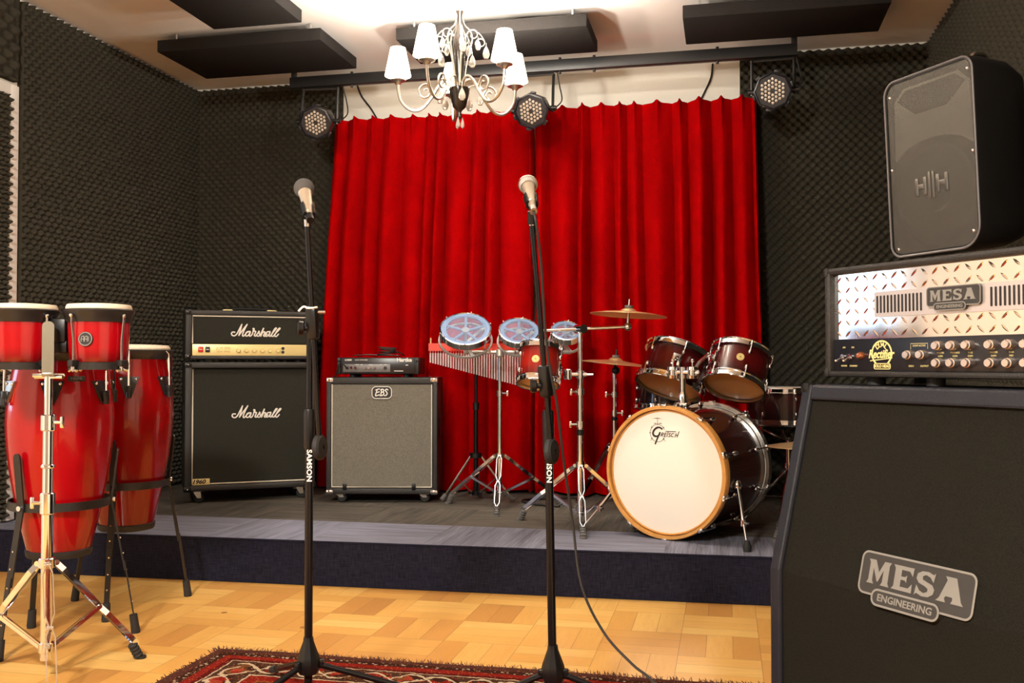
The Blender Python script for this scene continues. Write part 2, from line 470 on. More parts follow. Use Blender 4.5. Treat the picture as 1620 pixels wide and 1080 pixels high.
class G:
    """collects shapes that become ONE mesh object"""

    def __init__(self, mtx=None):
        self.v, self.f = [], []
        self.m = mtx

    def add(self, verts, faces, mtx=None):
        b = len(self.v)
        for p in verts:
            p = Vector(p)
            if mtx is not None:
                p = mtx @ p
            if self.m is not None:
                p = self.m @ p
            self.v.append(tuple(p))
        for f in faces:
            self.f.append([i + b for i in f])
        return self

    def box(self, c, s, bevel=0.0, mtx=None, seg=2):
        bm = bmesh.new()
        bmesh.ops.create_cube(bm, size=1)
        for v in bm.verts:
            v.co = Vector((v.co.x * s[0], v.co.y * s[1], v.co.z * s[2]))
        if bevel > 0:
            bmesh.ops.bevel(bm, geom=bm.edges[:], offset=bevel, segments=seg, affect='EDGES', profile=0.5)
        bm.verts.index_update()
        vs = [v.co + Vector(c) if mtx is None else mtx @ (v.co + Vector(c)) for v in bm.verts]
        fs = [[v.index for v in f.verts] for f in bm.faces]
        bm.free()
        return self.add(vs, fs)

    def lathe(self, prof, n=32, org=(0, 0, 0), axis=(0, 0, 1), closed=False):
        """prof: (radius, height) along axis; zero radius closes the end"""
        mt = Matrix.Translation(Vector(org)) @ frame(axis)
        vs, fs, rings = [], [], []
        for r, h in prof:
            if r < 1e-6:
                rings.append([len(vs)])
                vs.append((0, 0, h))
            else:
                rings.append(list(range(len(vs), len(vs) + n)))
                vs += [(r * math.cos(2 * PI * k / n), r * math.sin(2 * PI * k / n), h) for k in range(n)]
        pairs = list(zip(rings[:-1], rings[1:]))
        if closed:
            pairs.append((rings[-1], rings[0]))
        for a, b in pairs:
            for k in range(n):
                q = (k + 1) % n
                if len(a) == 1 and len(b) == 1:
                    continue
                if len(a) == 1:
                    fs.append([a[0], b[k], b[q]])
                elif len(b) == 1:
                    fs.append([a[k], a[q], b[0]])
                else:
                    fs.append([a[k], a[q], b[q], b[k]])
        return self.add(vs, fs, mt)

    def cyl(self, p0, p1, r0, r1=None, n=14, bev=0.0):
        r1 = r0 if r1 is None else r1
        p0, p1 = Vector(p0), Vector(p1)
        L = (p1 - p0).length
        if bev:
            pr = [(0, 0), (r0 - bev, 0), (r0, bev), (r1, L - bev), (r1 - bev, L), (0, L)]
        else:
            pr = [(0, 0), (r0, 0), (r1, L), (0, L)]
        return self.lathe(pr, n, p0, p1 - p0)

    def tube(self, pts, r, n=8, closed=False, caps=True):
        P = [Vector(p) for p in pts]
        N = len(P)
        R = r if isinstance(r, (list, tuple)) else [r] * N
        T = []
        for i in range(N):
            if closed:
                t = P[(i + 1) % N] - P[(i - 1) % N]
            else:
                t = P[min(i + 1, N - 1)] - P[max(i - 1, 0)]
            T.append(t.normalized() if t.length > 1e-9 else Vector((0, 0, 1)))
        up = Vector((0, 0, 1)) if abs(T[0].z) < 0.9 else Vector((1, 0, 0))
        nrm = (up - T[0] * up.dot(T[0])).normalized()
        vs, fs = [], []
        for i in range(N):
            if i:
                nrm = nrm - T[i] * nrm.dot(T[i])
                nrm = nrm.normalized() if nrm.length > 1e-6 else T[i].orthogonal().normalized()
            bn = T[i].cross(nrm)
            for k in range(n):
                a = 2 * PI * (k + 0.5) / n
                vs.append(P[i] + (nrm * math.cos(a) + bn * math.sin(a)) * R[i])
        for i in range(N if closed else N - 1):
            j = (i + 1) % N
            for k in range(n):
                q = (k + 1) % n
                fs.append([i * n + k, i * n + q, j * n + q, j * n + k])
        if caps and not closed:
            fs.append(list(range(n))[::-1])
            fs.append(list(range((N - 1) * n, N * n)))
        return self.add(vs, fs)

    def ring(self, c, R, r, axis=(0, 0, 1), n=40, m=8, sy=1.0):
        mt = Matrix.Translation(Vector(c)) @ frame(axis)
        pts = [mt @ Vector((R * math.cos(2 * PI * k / n), R * sy * math.sin(2 * PI * k / n), 0)) for k in range(n)]
        return self.tube(pts, r, m, closed=True)

    def ball(self, c, r, n=20, sc=(1, 1, 1), axis=None):
        k = max(6, n // 2)
        prof = [(r * math.sin(PI * i / k), -r * math.cos(PI * i / k)) for i in range(k + 1)]
        prof[0], prof[-1] = (0, -r), (0, r)
        sub = G()
        sub.lathe(prof, n)
        mt = Matrix.Translation(Vector(c))
        if axis is not None:
            mt = mt @ frame(axis)
        return self.add([(x * sc[0], y * sc[1], z * sc[2]) for x, y, z in sub.v], sub.f, mt)

    def prism(self, poly, y0, y1, mtx=None):
        """polygon given as (x, z), extruded from y0 to y1"""
        n = len(poly)
        vs = [(x, y0, z) for x, z in poly] + [(x, y1, z) for x, z in poly]
        fs = [list(range(n)), list(range(n, 2 * n))[::-1]]
        for k in range(n):
            q = (k + 1) % n
            fs.append([k, k + n, q + n, q])
        return self.add(vs, fs, mtx)

    def xprism(self, poly, x0, x1):
        """polygon given as (y, z), extruded along x"""
        n = len(poly)
        vs = [(x0, y, z) for y, z in poly] + [(x1, y, z) for y, z in poly]
        fs = [list(range(n)), list(range(n, 2 * n))[::-1]]
        for k in range(n):
            q = (k + 1) % n
            fs.append([k, k + n, q + n, q])
        return self.add(vs, fs)

    def stroke(self, pts, r, y=0.0, flat=0.3, smooth=True, mtx=None, n=6, closed=False):
        """lettering stroke in the x-z plane, flattened in y"""
        P = [(p[0], 0, p[1]) for p in pts]
        P = catmull(P, 5, closed) if smooth else [Vector(p) for p in P]
        sub = G()
        sub.tube(P, r, n, closed=closed)
        if not closed:
            for e in (P[0], P[-1]):
                sub.ball(e, r if not isinstance(r, (list, tuple)) else r[0], 8)
        return self.add([(a, b * flat + y, c) for a, b, c in sub.v], sub.f, mtx)

    def text(self, s, size, at, ext=0.001, shear=0.0, off=0.0, sx=1.0, align='CENTER', mtx=None, space=1.0):
        """flat raised lettering in the x-z plane, facing -y"""
        cu = bpy.data.curves.new('lettering', 'FONT')
        cu.body = s
        cu.size = size
        cu.extrude = ext
        cu.shear = shear
        cu.offset = off
        cu.align_x = align
        cu.align_y = 'CENTER'
        cu.space_character = space
        cu.resolution_u = 3
        ob = bpy.data.objects.new('lettering', cu)
        COL.objects.link(ob)
        bpy.context.view_layer.update()
        me = bpy.data.meshes.new_from_object(ob.evaluated_get(bpy.context.evaluated_depsgraph_get()))
        vs = [(at[0] + v.co.x * sx, at[1] - v.co.z, at[2] + v.co.y) for v in me.vertices]
        fs = [list(p.vertices) for p in me.polygons]
        bpy.data.objects.remove(ob)
        bpy.data.curves.remove(cu)
        bpy.data.meshes.remove(me)
        return self.add(vs, fs, mtx)

    def build(self, name, material, parent=None, smooth=True, ang=38):
        me = bpy.data.meshes.new(name)
        me.from_pydata(self.v, [], self.f)
        bm = bmesh.new()
        bm.from_mesh(me)
        bmesh.ops.recalc_face_normals(bm, faces=bm.faces[:])
        bm.to_mesh(me)
        bm.free()
        me.materials.append(M[material] if isinstance(material, str) else material)
        if smooth:
            me.polygons.foreach_set('use_smooth', [True] * len(me.polygons))
            me.set_sharp_from_angle(angle=math.radians(ang))
        o = bpy.data.objects.new(name, me)
        COL.objects.link(o)
        if parent is not None:
            o.parent = parent
        return o


def tag(o, label, cat, group=None):
    o['label'] = label
    o['category'] = cat
    if group:
        o['group'] = group
    return o


def thing(name, label, cat, loc=(0, 0, 0), rz=0.0, group=None, axis=None):
    o = bpy.data.objects.new(name, None)
    COL.objects.link(o)
    o.empty_display_size = 0.1
    o.location = loc
    if axis is not None:
        o.rotation_euler = Vector(axis).normalized().to_track_quat('Z', 'Y').to_euler()
    else:
        o.rotation_euler = (0, 0, math.radians(rz))
    return tag(o, label, cat, group)


def struct(o):
    o['kind'] = 'structure'
    return o


def part(o, label):
    o['label'] = label
    return o


def stuff(o):
    o['kind'] = 'stuff'
    return o


def copy_tree(o, parent=None):
    c = o.copy()
    COL.objects.link(c)
    if parent is not None:
        c.parent = parent
    for ch in list(o.children):
        copy_tree(ch, c)
    return c


def rrect(w, h, r, n=5, cx=0.0, cz=0.0):
    """rounded rectangle outline; r may be a 4-list (tr, tl, bl, br)"""
    rr = r if isinstance(r, (list, tuple)) else [r] * 4
    out = []
    for (sx, sz, a0), q in zip(((1, 1, 0), (-1, 1, 90), (-1, -1, 180), (1, -1, 270)), rr):
        ox, oz = cx + sx * (w / 2 - q), cz + sz * (h / 2 - q)
        for k in range(n + 1):
            a = math.radians(a0 + 90 * k / n)
            out.append((ox + q * math.cos(a), oz + q * math.sin(a)))
    return out


def outline(g, poly, r, y, flat=0.5):
    """thin raised border following a polygon in the x-z plane"""
    g.stroke(poly, r, y, flat, smooth=False, closed=True)


# ------------------------------------------------------------------ the room
X0, X1, Y0, Y1, ZC = -3.38, 1.13, -1.6, 5.75, 2.727
ST = 0.185                                   # stage height
FRONT_L, FRONT_R = 3.83, 3.965               # stage front edge at the left and right wall

struct(G().box(((X0 + X1) / 2, (Y0 + Y1) / 2, -0.05), (X1 - X0 + 0.4, Y1 - Y0 + 0.4, 0.1)).build('floor', 'parquet'))
struct(G().box(((X0 + X1) / 2, (Y0 + Y1) / 2, ZC + 0.05), (X1 - X0 + 0.4, Y1 - Y0 + 0.4, 0.1)).build('ceiling', 'ceiling'))
struct(G().box(((X0 + X1) / 2, Y1 + 0.06, ZC / 2), (X1 - X0 + 0.4, 0.12, ZC)).build('wall_back', 'plaster'))
struct(G().box(((X0 + X1) / 2, Y0 - 0.06, ZC / 2), (X1 - X0 + 0.4, 0.12, ZC)).build('wall_front', 'darkwall'))
struct(G().box((X1 + 0.06, (Y0 + Y1) / 2, ZC / 2), (0.12, Y1 - Y0, ZC)).build('wall_right', 'plaster'))
WY0, WY1, WZ0, WZ1 = 2.61, 3.03, 0.75, 2.2
g = G()
g.box((X0 - 0.06, (Y0 + WY0) / 2, ZC / 2), (0.12, WY0 - Y0, ZC))
g.box((X0 - 0.06, (WY1 + Y1) / 2, ZC / 2), (0.12, Y1 - WY1, ZC))
g.box((X0 - 0.06, (WY0 + WY1) / 2, WZ0 / 2), (0.12, WY1 - WY0, WZ0))
g.box((X0 - 0.06, (WY0 + WY1) / 2, (WZ1 + ZC) / 2), (0.12, WY1 - WY0, ZC - WZ1))
struct(g.build('wall_left', 'plaster'))
win = struct(bpy.data.objects.new('window_1', None))
COL.objects.link(win)
g = G()
for yy in (WY0 + 0.025, WY1 - 0.025):
    g.box((X0 - 0.07, yy, (WZ0 + WZ1) / 2), (0.05, 0.05, WZ1 - WZ0), 0.004)
for zz in (WZ0 + 0.025, WZ1 - 0.025):
    g.box((X0 - 0.07, (WY0 + WY1) / 2, zz), (0.05, WY1 - WY0, 0.05), 0.004)
g.build('window_frame', 'trimwhite', win)
G().box((X0 - 0.072, (WY0 + WY1) / 2, (WZ0 + WZ1) / 2), (0.006, WY1 - WY0 - 0.09, WZ1 - WZ0 - 0.09)).build('window_pane', 'glass', win)

# the stage: a low platform over the whole back of the room
tl, tr = (X0, FRONT_L), (X1, FRONT_R)
g = G()
vs = [(X0, FRONT_L, 0), (X1, FRONT_R, 0), (X1, Y1, 0), (X0, Y1, 0)]
vs += [(x, y, ST) for x, y, z in vs]
g.add(vs, [[4, 5, 6, 7], [1, 2, 6, 5], [2, 3, 7, 6], [3, 0, 4, 7], [0, 3, 2, 1]])
stage = struct(g.build('floor_stage', 'carpet', smooth=False))
g = G()
g.add([(X0, FRONT_L - 0.004, 0.002), (X1, FRONT_R - 0.004, 0.002), (X1, FRONT_R - 0.004, ST - 0.004), (X0, FRONT_L - 0.004, ST - 0.004),
       (X0, FRONT_L + 0.001, 0.002), (X1, FRONT_R + 0.001, 0.002), (X1, FRONT_R + 0.001, ST - 0.004), (X0, FRONT_L + 0.001, ST - 0.004)],
      [[0, 1, 2, 3], [4, 7, 6, 5], [3, 2, 6, 7], [0, 4, 5, 1], [0, 3, 7, 4], [1, 5, 6, 2]])
g.build('riser_carpet', 'riser', stage, smooth=False)
g = G()
g.cyl((X0, FRONT_L - 0.003, ST + 0.001), (X1, FRONT_R - 0.003, ST + 0.001), 0.0045, n=8)
g.build('edge_trim', 'riser', stage)


def foam(name, org, U, V, Nn, W, H, p=0.052, amp=0.033, base=0.014, k=7, ph=0.0):
    """convoluted egg-crate foam sheet of real depth"""
    nu, nv = int(W / p * k) + 1, int(H / p * k) + 1
    u = np.linspace(0, W, nu)
    v = np.linspace(0, H, nv)
    uu, vv = np.meshgrid(u, v, indexing='ij')
    c = np.cos(2 * PI * uu / p + ph) * np.cos(2 * PI * vv / p)
    h = base + amp * (0.5 + 0.5 * np.sign(c) * np.abs(c) ** 0.8)
    h[0, :] = h[-1, :] = 0
    h[:, 0] = h[:, -1] = 0
    uu[0, :] = uu[1, :]; uu[-1, :] = uu[-2, :]
    vv[:, 0] = vv[:, 1]; vv[:, -1] = vv[:, -2]
    P = (np.array(org)[None, None] + uu[..., None] * np.array(U) + vv[..., None] * np.array(V) + h[..., None] * np.array(Nn)).reshape(-1, 3)
    idx = np.arange(nu * nv).reshape(nu, nv)
    q = np.stack([idx[:-1, :-1], idx[1:, :-1], idx[1:, 1:], idx[:-1, 1:]], -1).reshape(-1, 4)
    if np.dot(np.cross(U, V), Nn) < 0:
        q = q[:, ::-1]
    me = bpy.data.meshes.new(name)
    me.vertices.add(len(P))
    me.vertices.foreach_set('co', P.astype(np.float32).ravel())
    me.loops.add(q.size)
    me.loops.foreach_set('vertex_index', q.astype(np.int32).ravel())
    me.polygons.add(len(q))
    me.polygons.foreach_set('loop_start', np.arange(0, q.size, 4, dtype=np.int32))
    me.polygons.foreach_set('use_smooth', np.ones(len(q), dtype=bool))
    me.update(calc_edges=True)
    me.validate()
    me.materials.append(M['foam'])
    o = bpy.data.objects.new(name, me)
    COL.objects.link(o)
    return struct(o)


foam('wall_left_foam', (X0 + 0.001, 4.10, ST + 0.003), (0, 1, 0), (0, 0, 1), (1, 0, 0), Y1 - 4.10 - 0.003, ZC - ST - 0.012)
foam('wall_left_foam', (X0 + 0.001, 3.04, 2.295), (0, 1, 0), (0, 0, 1), (1, 0, 0), 1.05, ZC - 2.295 - 0.008, p=0.085, amp=0.036, k=9)
foam('wall_back_foam', (X0 + 0.003, Y1 - 0.001, ST + 0.003), (1, 0, 0), (0, 0, 1), (0, -1, 0), 1.032, ZC - ST - 0.012)
foam('wall_back_foam', (0.075, Y1 - 0.001, ST + 0.003), (1, 0, 0), (0, 0, 1), (0, -1, 0), X1 - 0.075 - 0.003, ZC - ST - 0.012)
foam('wall_right_foam', (X1 - 0.001, 2.3, 0.01), (0, 1, 0), (0, 0, 1), (-1, 0, 0), Y1 - 2.3 - 0.003, ZC - 0.018, p=0.062, k=6)
# foam-clad door leaf in a white casing at the left edge
door = struct(bpy.data.objects.new('door_1', None))
COL.objects.link(door)
g = G()
g.box((X0 + 0.014, 4.062, (0.19 + 2.285) / 2), (0.028, 0.056, 2.285 - 0.19), 0.004)
g.box((X0 + 0.014, 3.55, 2.258), (0.028, 0.97, 0.054), 0.004)
g.box((X0 + 0.014, 3.065, (0.01 + 2.285) / 2), (0.028, 0.05, 2.27), 0.004)
g.build('door_casing', 'trimwhite', door)
lf = foam('door_leaf_foam', (X0 + 0.001, 3.10, 0.2), (0, 1, 0), (0, 0, 1), (1, 0, 0), 0.93, 2.03, p=0.045, amp=0.045, base=0.012)
lf.parent = door


# ------------------------------------------------------------------ ceiling baffles
def baffle(x0, x1, y0, y1, label):
    o = thing('ceiling_baffle', label, 'acoustic panel', ((x0 + x1) / 2, (y0 + y1) / 2, 2.615), 0, 'black acoustic panels hung under the ceiling')
    w, d = x1 - x0, y1 - y0
    G().box((0, 0, 0.032), (w, d, 0.064), 0.004).build('panel_body', 'panel', o)
    for sx in (-1, 1):
        for sy in (-1, 1):
            G().cyl((sx * (w / 2 - 0.08), sy * (d / 2 - 0.06), 0.062), (sx * (w / 2 - 0.08), sy * (d / 2 - 0.06), 0.1125), 0.006).build('hanger', 'nickel', o)
    return o


baffle(-2.505, -2.03, 3.35, 4.425, 'black acoustic ceiling panel at the top left, cut off by the frame')
baffle(-2.985, -2.045, 4.68, 5.19, 'wide black acoustic panel under the ceiling in the left back corner')
baffle(-1.665, -0.67, 4.77, 5.19, 'black acoustic panel under the ceiling directly behind the chandelier')
baffle(-0.20, 0.757, 4.765, 5.17, 'black acoustic panel under the ceiling at the right, near the big speaker')

# ------------------------------------------------------------------ lighting bar and stage lamps
BY, BZ = 5.28, 2.583
bar = thing('lighting_bar', 'long black square bar across the stage that carries the stage lamps', 'lighting bar', (-1.06, BY, BZ))
G().box((0.0, 0, 0), (2.86, 0.045, 0.062), 0.004).build('crossbar', 'blackmetal', bar)
for sx in (-1.41, 1.415):
    g = G()
    g.box((sx, 0, 0.085), (0.03, 0.02, 0.118), 0.002)
    g.box((sx - 0.04, 0, 0.1405), (0.11, 0.04, 0.006), 0.001)
    g.build('ceiling_bracket', 'blackmetal', bar)
for sx in (-1.05, 0.17, 0.36, 1.02):
    G().cyl((sx, 0, -0.045), (sx, 0, 0.045), 0.008).build('bolt', 'blackmetal', bar)


def make_par(label, loc, face, yoke_off):
    o = thing('stage_lamp', label, 'stage lamp', loc, 0, 'round black stage lamps on the bar')
    f = Vector(face).normalized()
    # child frame: local z = facing direction
    mt = frame(f)
    R = 0.098
    g = G(mt)
    g.lathe([(0.0, -0.20), (0.05, -0.20), (0.066, -0.185), (0.085, -0.10), (0.092, -0.03), (R, -0.025), (R, 0.0), (R - 0.008, 0.004), (R - 0.012, -0.008),
             (0.0, -0.008)], 8)
    g.build('can', 'par', o, ang=25)
    for k in range(6):
        a = PI / 3 * k + 0.3
        g = G(mt)
        g.box((0, 0, 0), (0.012, 0.03, 0.012), 0.002, Matrix.Translation((0.1 * math.cos(a), 0.1 * math.sin(a), -0.012)) @ Matrix.Rotation(a, 4, 'Z'))
        g.build('bezel_clip', 'par', o)
    first = None
    up = mt.to_3x3() @ Vector((0, 1, 0))
    for q in range(-3, 4):
        for r in range(-3, 4):
            if abs(q + r) > 3 or (q == 0 and r == 0):
                continue
            px, py = 0.0203 * (r * math.sqrt(3) / 2), 0.0203 * (q + r / 2)
            if first is None:
                first = G().lathe([(0.0081, -0.004), (0.0081, 0.001), (0.006, 0.0035), (0.0, 0.0045)], 10).build('led_lens', 'lens', o)
                e = first
            else:
                e = first.copy()
                COL.objects.link(e)
                e.parent = o
            e.location = mt @ Vector((px, py, -0.006))
            e.rotation_euler = mt.to_euler()
    # yoke up to the bar
    side = (mt.to_3x3() @ Vector((1, 0, 0)))
    side.z = 0
    side.normalize()
    back = -f * 0.07
    top = Vector((0, BY - loc[1], BZ - 0.0435 - loc[2]))
    g = G()
    for s in (-1, 1):
        a = side * (0.108 * s) + back
        b = Vector((a.x, top.y, top.z))
        b0 = Vector((a.x, a.y, a.z))
        g.tube([b0 - Vector((0, 0, 0.02)), b0, Vector((a.x, (a.y + top.y) / 2, (a.z * 0.4 + top.z * 0.6))), b], 0.0085, 6)
        g.cyl(a * 0.80 + back * 0.2, a + side * (0.02 * s), 0.014)
    g.tube([(side * 0.108 + Vector((back.x, top.y, top.z))), (-side * 0.108 + Vector((back.x, top.y, top.z)))], 0.0085, 6)
    g.build('yoke', 'blackmetal', o)
    g = G()
    p0 = side * 0.1 + back + Vector((0, 0.03, 0.0))
    g.tube(catmull([p0, p0 + side * 0.05 + Vector((0, 0.02, 0.05)), p0 + side * 0.035 + Vector((0, 0.04, 0.14)), Vector((p0.x + 0.02, top.y + 0.034, top.z + 0.03))], 6), 0.004, 6)
    g.build('power_cord', 'cable', o)
    return o


make_par('black stage lamp at the left end of the bar, above the curtain edge', (-2.296, 5.19, 2.319), (0.10, -0.93, -0.36), 0)
make_par('black stage lamp in the middle of the bar, beside the chandelier', (-1.037, 5.19, 2.315), (-0.06, -0.93, -0.38), 0)
make_par('black stage lamp at the right end of the bar, before dark foam', (0.241, 5.20, 2.353), (-0.06, -0.96, -0.25), 0)

for lab, pts in (('thin black cable dangling on the white wall left of the chandelier', [(-2.262, 5.742, 2.70), (-2.23, 5.743, 2.62), (-2.17, 5.743, 2.54), (-2.115, 5.742, 2.45)]),
                 ('thin black cable dangling on the white wall at the right end of the curtain', [(-0.07, 5.742, 2.68), (-0.08, 5.743, 2.60), (-0.115, 5.743, 2.52), (-0.155, 5.742, 2.44)])):
    tag(G().tube(catmull(pts, 6), 0.0055, 6).build('wall_cable', 'cable'), lab, 'cable', 'loose cables on the white wall')


# ------------------------------------------------------------------ curtains
def curtain(name, label, xt0, xt1, xb0, xb1, seed, folds, depth=0.09, sharp=0.75):
    rnd = random.Random(seed)
    nu, nv = 420, 46
    zt, zb, yb = 2.425, 0.193, 5.60
    cs = np.cumsum([rnd.uniform(0.55, 1.45) for _ in range(folds)])
    cs = cs / cs[-1] * (1 - 0.02)
    edges = np.concatenate([[0.0], cs, [1.0]])
    centers = (edges[:-1] + edges[1:]) / 2
    amps = [rnd.uniform(0.5, 1.2) for _ in centers]
    lean = [rnd.uniform(-0.35, 0.35) for _ in centers]
    V, F = [], []
    for j in range(nv):
        t = j / (nv - 1)                       # 0 top .. 1 bottom
        for i in range(nu):
            s = i / (nu - 1)
            sw = s + 0.006 * math.sin(7 * t + 11 * s + seed) * t
            sw = min(max(sw, 0), 1)
            k = min(int(np.searchsorted(edges, sw, 'right')) - 1, len(centers) - 1)
            u = (sw - edges[k]) / (edges[k + 1] - edges[k] + 1e-9)
            a = amps[k]
            uu = min(max(u + lean[k] * t * u * (1 - u) * 2, 0), 1)
            body = math.sin(PI * uu) ** sharp
            grow = 0.35 + 0.65 * min(1, t * 3.0)
            y = yb - depth * a * body * grow + 0.012 * math.sin(9 * s + 2.5 * t + seed)
            pinch = math.exp(-((uu - 0.5) / 0.10) ** 2) * math.exp(-(t / 0.06) ** 2)
            y -= 0.028 * pinch
            zz = zt + (zb - zt) * t
            if t < 0.02:
                zz += 0.012 * pinch
            zz += t * 0.012 * (0.5 + 0.5 * math.sin(5 * s + seed))
            x = (xt0 + (xt1 - xt0) * s) * (1 - t) + (xb0 + (xb1 - xb0) * s) * t
            V.append((x, y, zz))
    n0 = len(V)
    for j in range(nv - 1):
        for i in range(nu - 1):
            a = j * nu + i
            F.append([a, a + nu, a + nu + 1, a + 1])
    V += [(x, y + 0.006, z) for x, y, z in V]
    F += [[q + n0 for q in f[::-1]] for f in F]
    rim = [j * nu for j in range(nv)] + [(nv - 1) * nu + i for i in range(1, nu)] + [j * nu + nu - 1 for j in range(nv - 2, -1, -1)] + [i for i in range(nu - 2, 0, -1)]
    for a, b in zip(rim, rim[1:] + rim[:1]):
        F.append([a, a + n0, b + n0, b])
    g = G()
    g.v, g.f = V, F
    o = g.build(name, 'velvet', ang=80)
    return tag(o, label, 'curtain', 'red stage curtains')


curtain('stage_curtain', 'red velvet curtain on the left half of the stage, behind the two middle amplifiers', -2.345, -1.096, -2.452, -1.087, 3, 11, 0.11, 0.8)
curtain('stage_curtain', 'red velvet curtain on the right half of the stage, behind the drum kit', -1.093, 0.170, -1.084, 0.205, 8, 11, 0.15, 0.95)
rail = thing('curtain_rail', 'thin white rail that the red curtains hang from', 'curtain rail', (-1.08, 5.685, 2.42))
G().cyl((-1.25, 0, 0), (1.25, 0, 0), 0.012).build('rod', 'trimwhite', rail)
for sx in (-1.15, 0, 1.15):
    G().box((sx, 0.072, 0), (0.03, 0.152, 0.02), 0.002).build('bracket', 'trimwhite', rail)
hk = None
for k in range(19):
    x = -1.2 + k * 0.133
    g = G()
    g.tube([(x, -0.05, 0.0), (x, -0.035, 0.012), (x, 0.0, 0.018), (x, 0.014, 0.0)], 0.003, 5)
    g.build('hook', 'nickel', rail)

# ------------------------------------------------------------------ chandelier
CH = Vector((-1.17, 4.218, 2.214))
ch = thing('chandelier', 'chandelier with pale scrolled arms, lit white shades and glass drops', 'chandelier', CH)
g = G()
g.lathe([(0, -0.175), (0.008, -0.172), (0.012, -0.16), (0.008, -0.145), (0.012, -0.135), (0.030, -0.118), (0.040, -0.075), (0.047, -0.040), (0.047, -0.034), (0.0, -0.034)], 28)
g.build('bowl', 'smoke', ch)
g = G()
g.lathe([(0, -0.04), (0.012, -0.04), (0.014, 0.0), (0.024, 0.08), (0.030, 0.15), (0.026, 0.20), (0.013, 0.25), (0.010, 0.29), (0.020, 0.315), (0.0, 0.315)], 20)
g.build('column', 'smoke', ch)
g = G()
g.cyl((0, 0, 0.31), (0, 0, 0.47), 0.006)
g.lathe([(0.0, 0.493), (0.055, 0.493), (0.055, 0.482), (0.02, 0.462), (0.0, 0.462)], 24)
g.build('ceiling_rose', 'nickel', ch)
for k in range(5):
    a = math.radians(28 + 12.4 + 72 * k)
    d = Vector((math.cos(a), math.sin(a), 0))
    e = Vector((-math.sin(a), math.cos(a), 0))
    arm = thing('x', '', '', (0, 0, 0))
    bpy.data.objects.remove(arm)

    def P(r, z, s=0.0):
        return d * r + e * s + Vector((0, 0, z))
    g = G()
    g.tube(catmull([P(0.012, -0.045), P(0.022, -0.005), P(0.055, 0.012), P(0.095, -0.02), P(0.13, -0.075), P(0.175, -0.122), P(0.225, -0.125), P(0.268, -0.085), P(0.283, -0.035), P(0.285, 0.0)], 7), 0.0068, 8)
    sp = []
    for i in range(26):
        th = 2.9 - i * 0.33
        rr = 0.042 * (1 - i / 34)
        sp.append(P(0.155 + rr * math.cos(th) * 1.0, -0.045 + rr * math.sin(th)))
    g.tube([P(0.115, -0.058)] + sp[3:], 0.0045, 6)
    am = g.build('arm', 'arm', ch)
    g = G()
    g.lathe([(0.0, -0.004), (0.012, -0.004), (0.020, 0.006), (0.036, 0.012), (0.037, 0.015), (0.012, 0.014), (0.010, 0.035), (0.0, 0.035)], 18, P(0.285, 0.0))
    g.build('candle_dish', 'arm', am)
    g = G()
    n = 28
    z0, z1, r0, r1 = 0.034, 0.162, 0.060, 0.034
    g.lathe([(r0, z0), (r1, z1), (r1 - 0.002, z1), (r0 - 0.002, z0)], n, P(0.285, 0), closed=True)
    g.build('lamp_shade', 'shade', ch)
    g = G()
    g.lathe([(0.0, 0.03), (0.009, 0.03), (0.009, 0.06), (0.017, 0.085), (0.014, 0.11), (0.0, 0.125)], 12, P(0.285, 0))
    g.build('bulb', 'shade', ch)
    ld = bpy.data.lights.new('chandelier_bulb', 'POINT')
    ld.energy = 40.0
    ld.color = (1.0, 0.92, 0.80)
    ld.shadow_soft_size = 0.022
    lo = bpy.data.objects.new('chandelier_bulb', ld)
    COL.objects.link(lo)
    lo.location = CH + P(0.285, 0.150)
    # strap of the column with its scrolls, and the drops
    a2 = a + math.radians(36)
    d2 = Vector((math.cos(a2), math.sin(a2), 0))

    def Q(r, z):
        return d2 * r + Vector((0, 0, z))
    g = G()
    g.tube(catmull([Q(0.020, -0.036), Q(0.030, 0.06), Q(0.048, 0.14), Q(0.058, 0.19), Q(0.048, 0.225), Q(0.022, 0.255), Q(0.014, 0.30), Q(0.024, 0.325)], 6), 0.0035, 6)
    for cx, cz, R in ((0.062, 0.205, 0.030), (0.098, 0.165, 0.026)):
        g.tube([Q(cx + R * (1 - i / 26) * math.cos(3.3 - i * 0.36), cz + R * (1 - i / 26) * math.sin(3.3 - i * 0.36)) for i in range(20)], 0.0028, 5)
    g.tube([Q(0.086, 0.215), Q(0.1, 0.20), Q(0.112, 0.18)], 0.0026, 5)
    g.build('scroll_strap', 'arm', ch)
    for (r, z, L) in ((0.122, 0.155, 0.062), (0.085, 0.185, 0.050), (0.095, -0.055, 0.060)):
        g = G()
        g.cyl(Q(r, z + 0.012), Q(r, z - 0.004), 0.0016, n=6)
        w = L * 0.27
        g.lathe([(0, -L), (w * 0.55, -L * 0.97), (w * 0.92, -L * 0.78), (w, -L * 0.62), (w * 0.7, -L * 0.34), (w * 0.25, -L * 0.1), (0, 0)], 10, Q(r, z))
        g.build('glass_drop', 'crystal', ch)
    g = G()
    g.tube(catmull([Q(0.030, -0.040), Q(0.06, -0.025), Q(0.09, -0.03), Q(0.095, -0.046)], 5), 0.003, 5)
    g.build('drop_hook', 'arm', ch)
for k in range(3):
    a = k * 2.1 + 0.4
    g = G()
    L = 0.05
    c = (0.014 * math.cos(a), 0.014 * math.sin(a), -0.168)
    g.lathe([(0, -L), (0.008, -L * 0.8), (0.009, -L * 0.6), (0.004, -L * 0.2), (0, 0.004)], 8, c)
    g.build('glass_drop', 'crystal', ch)


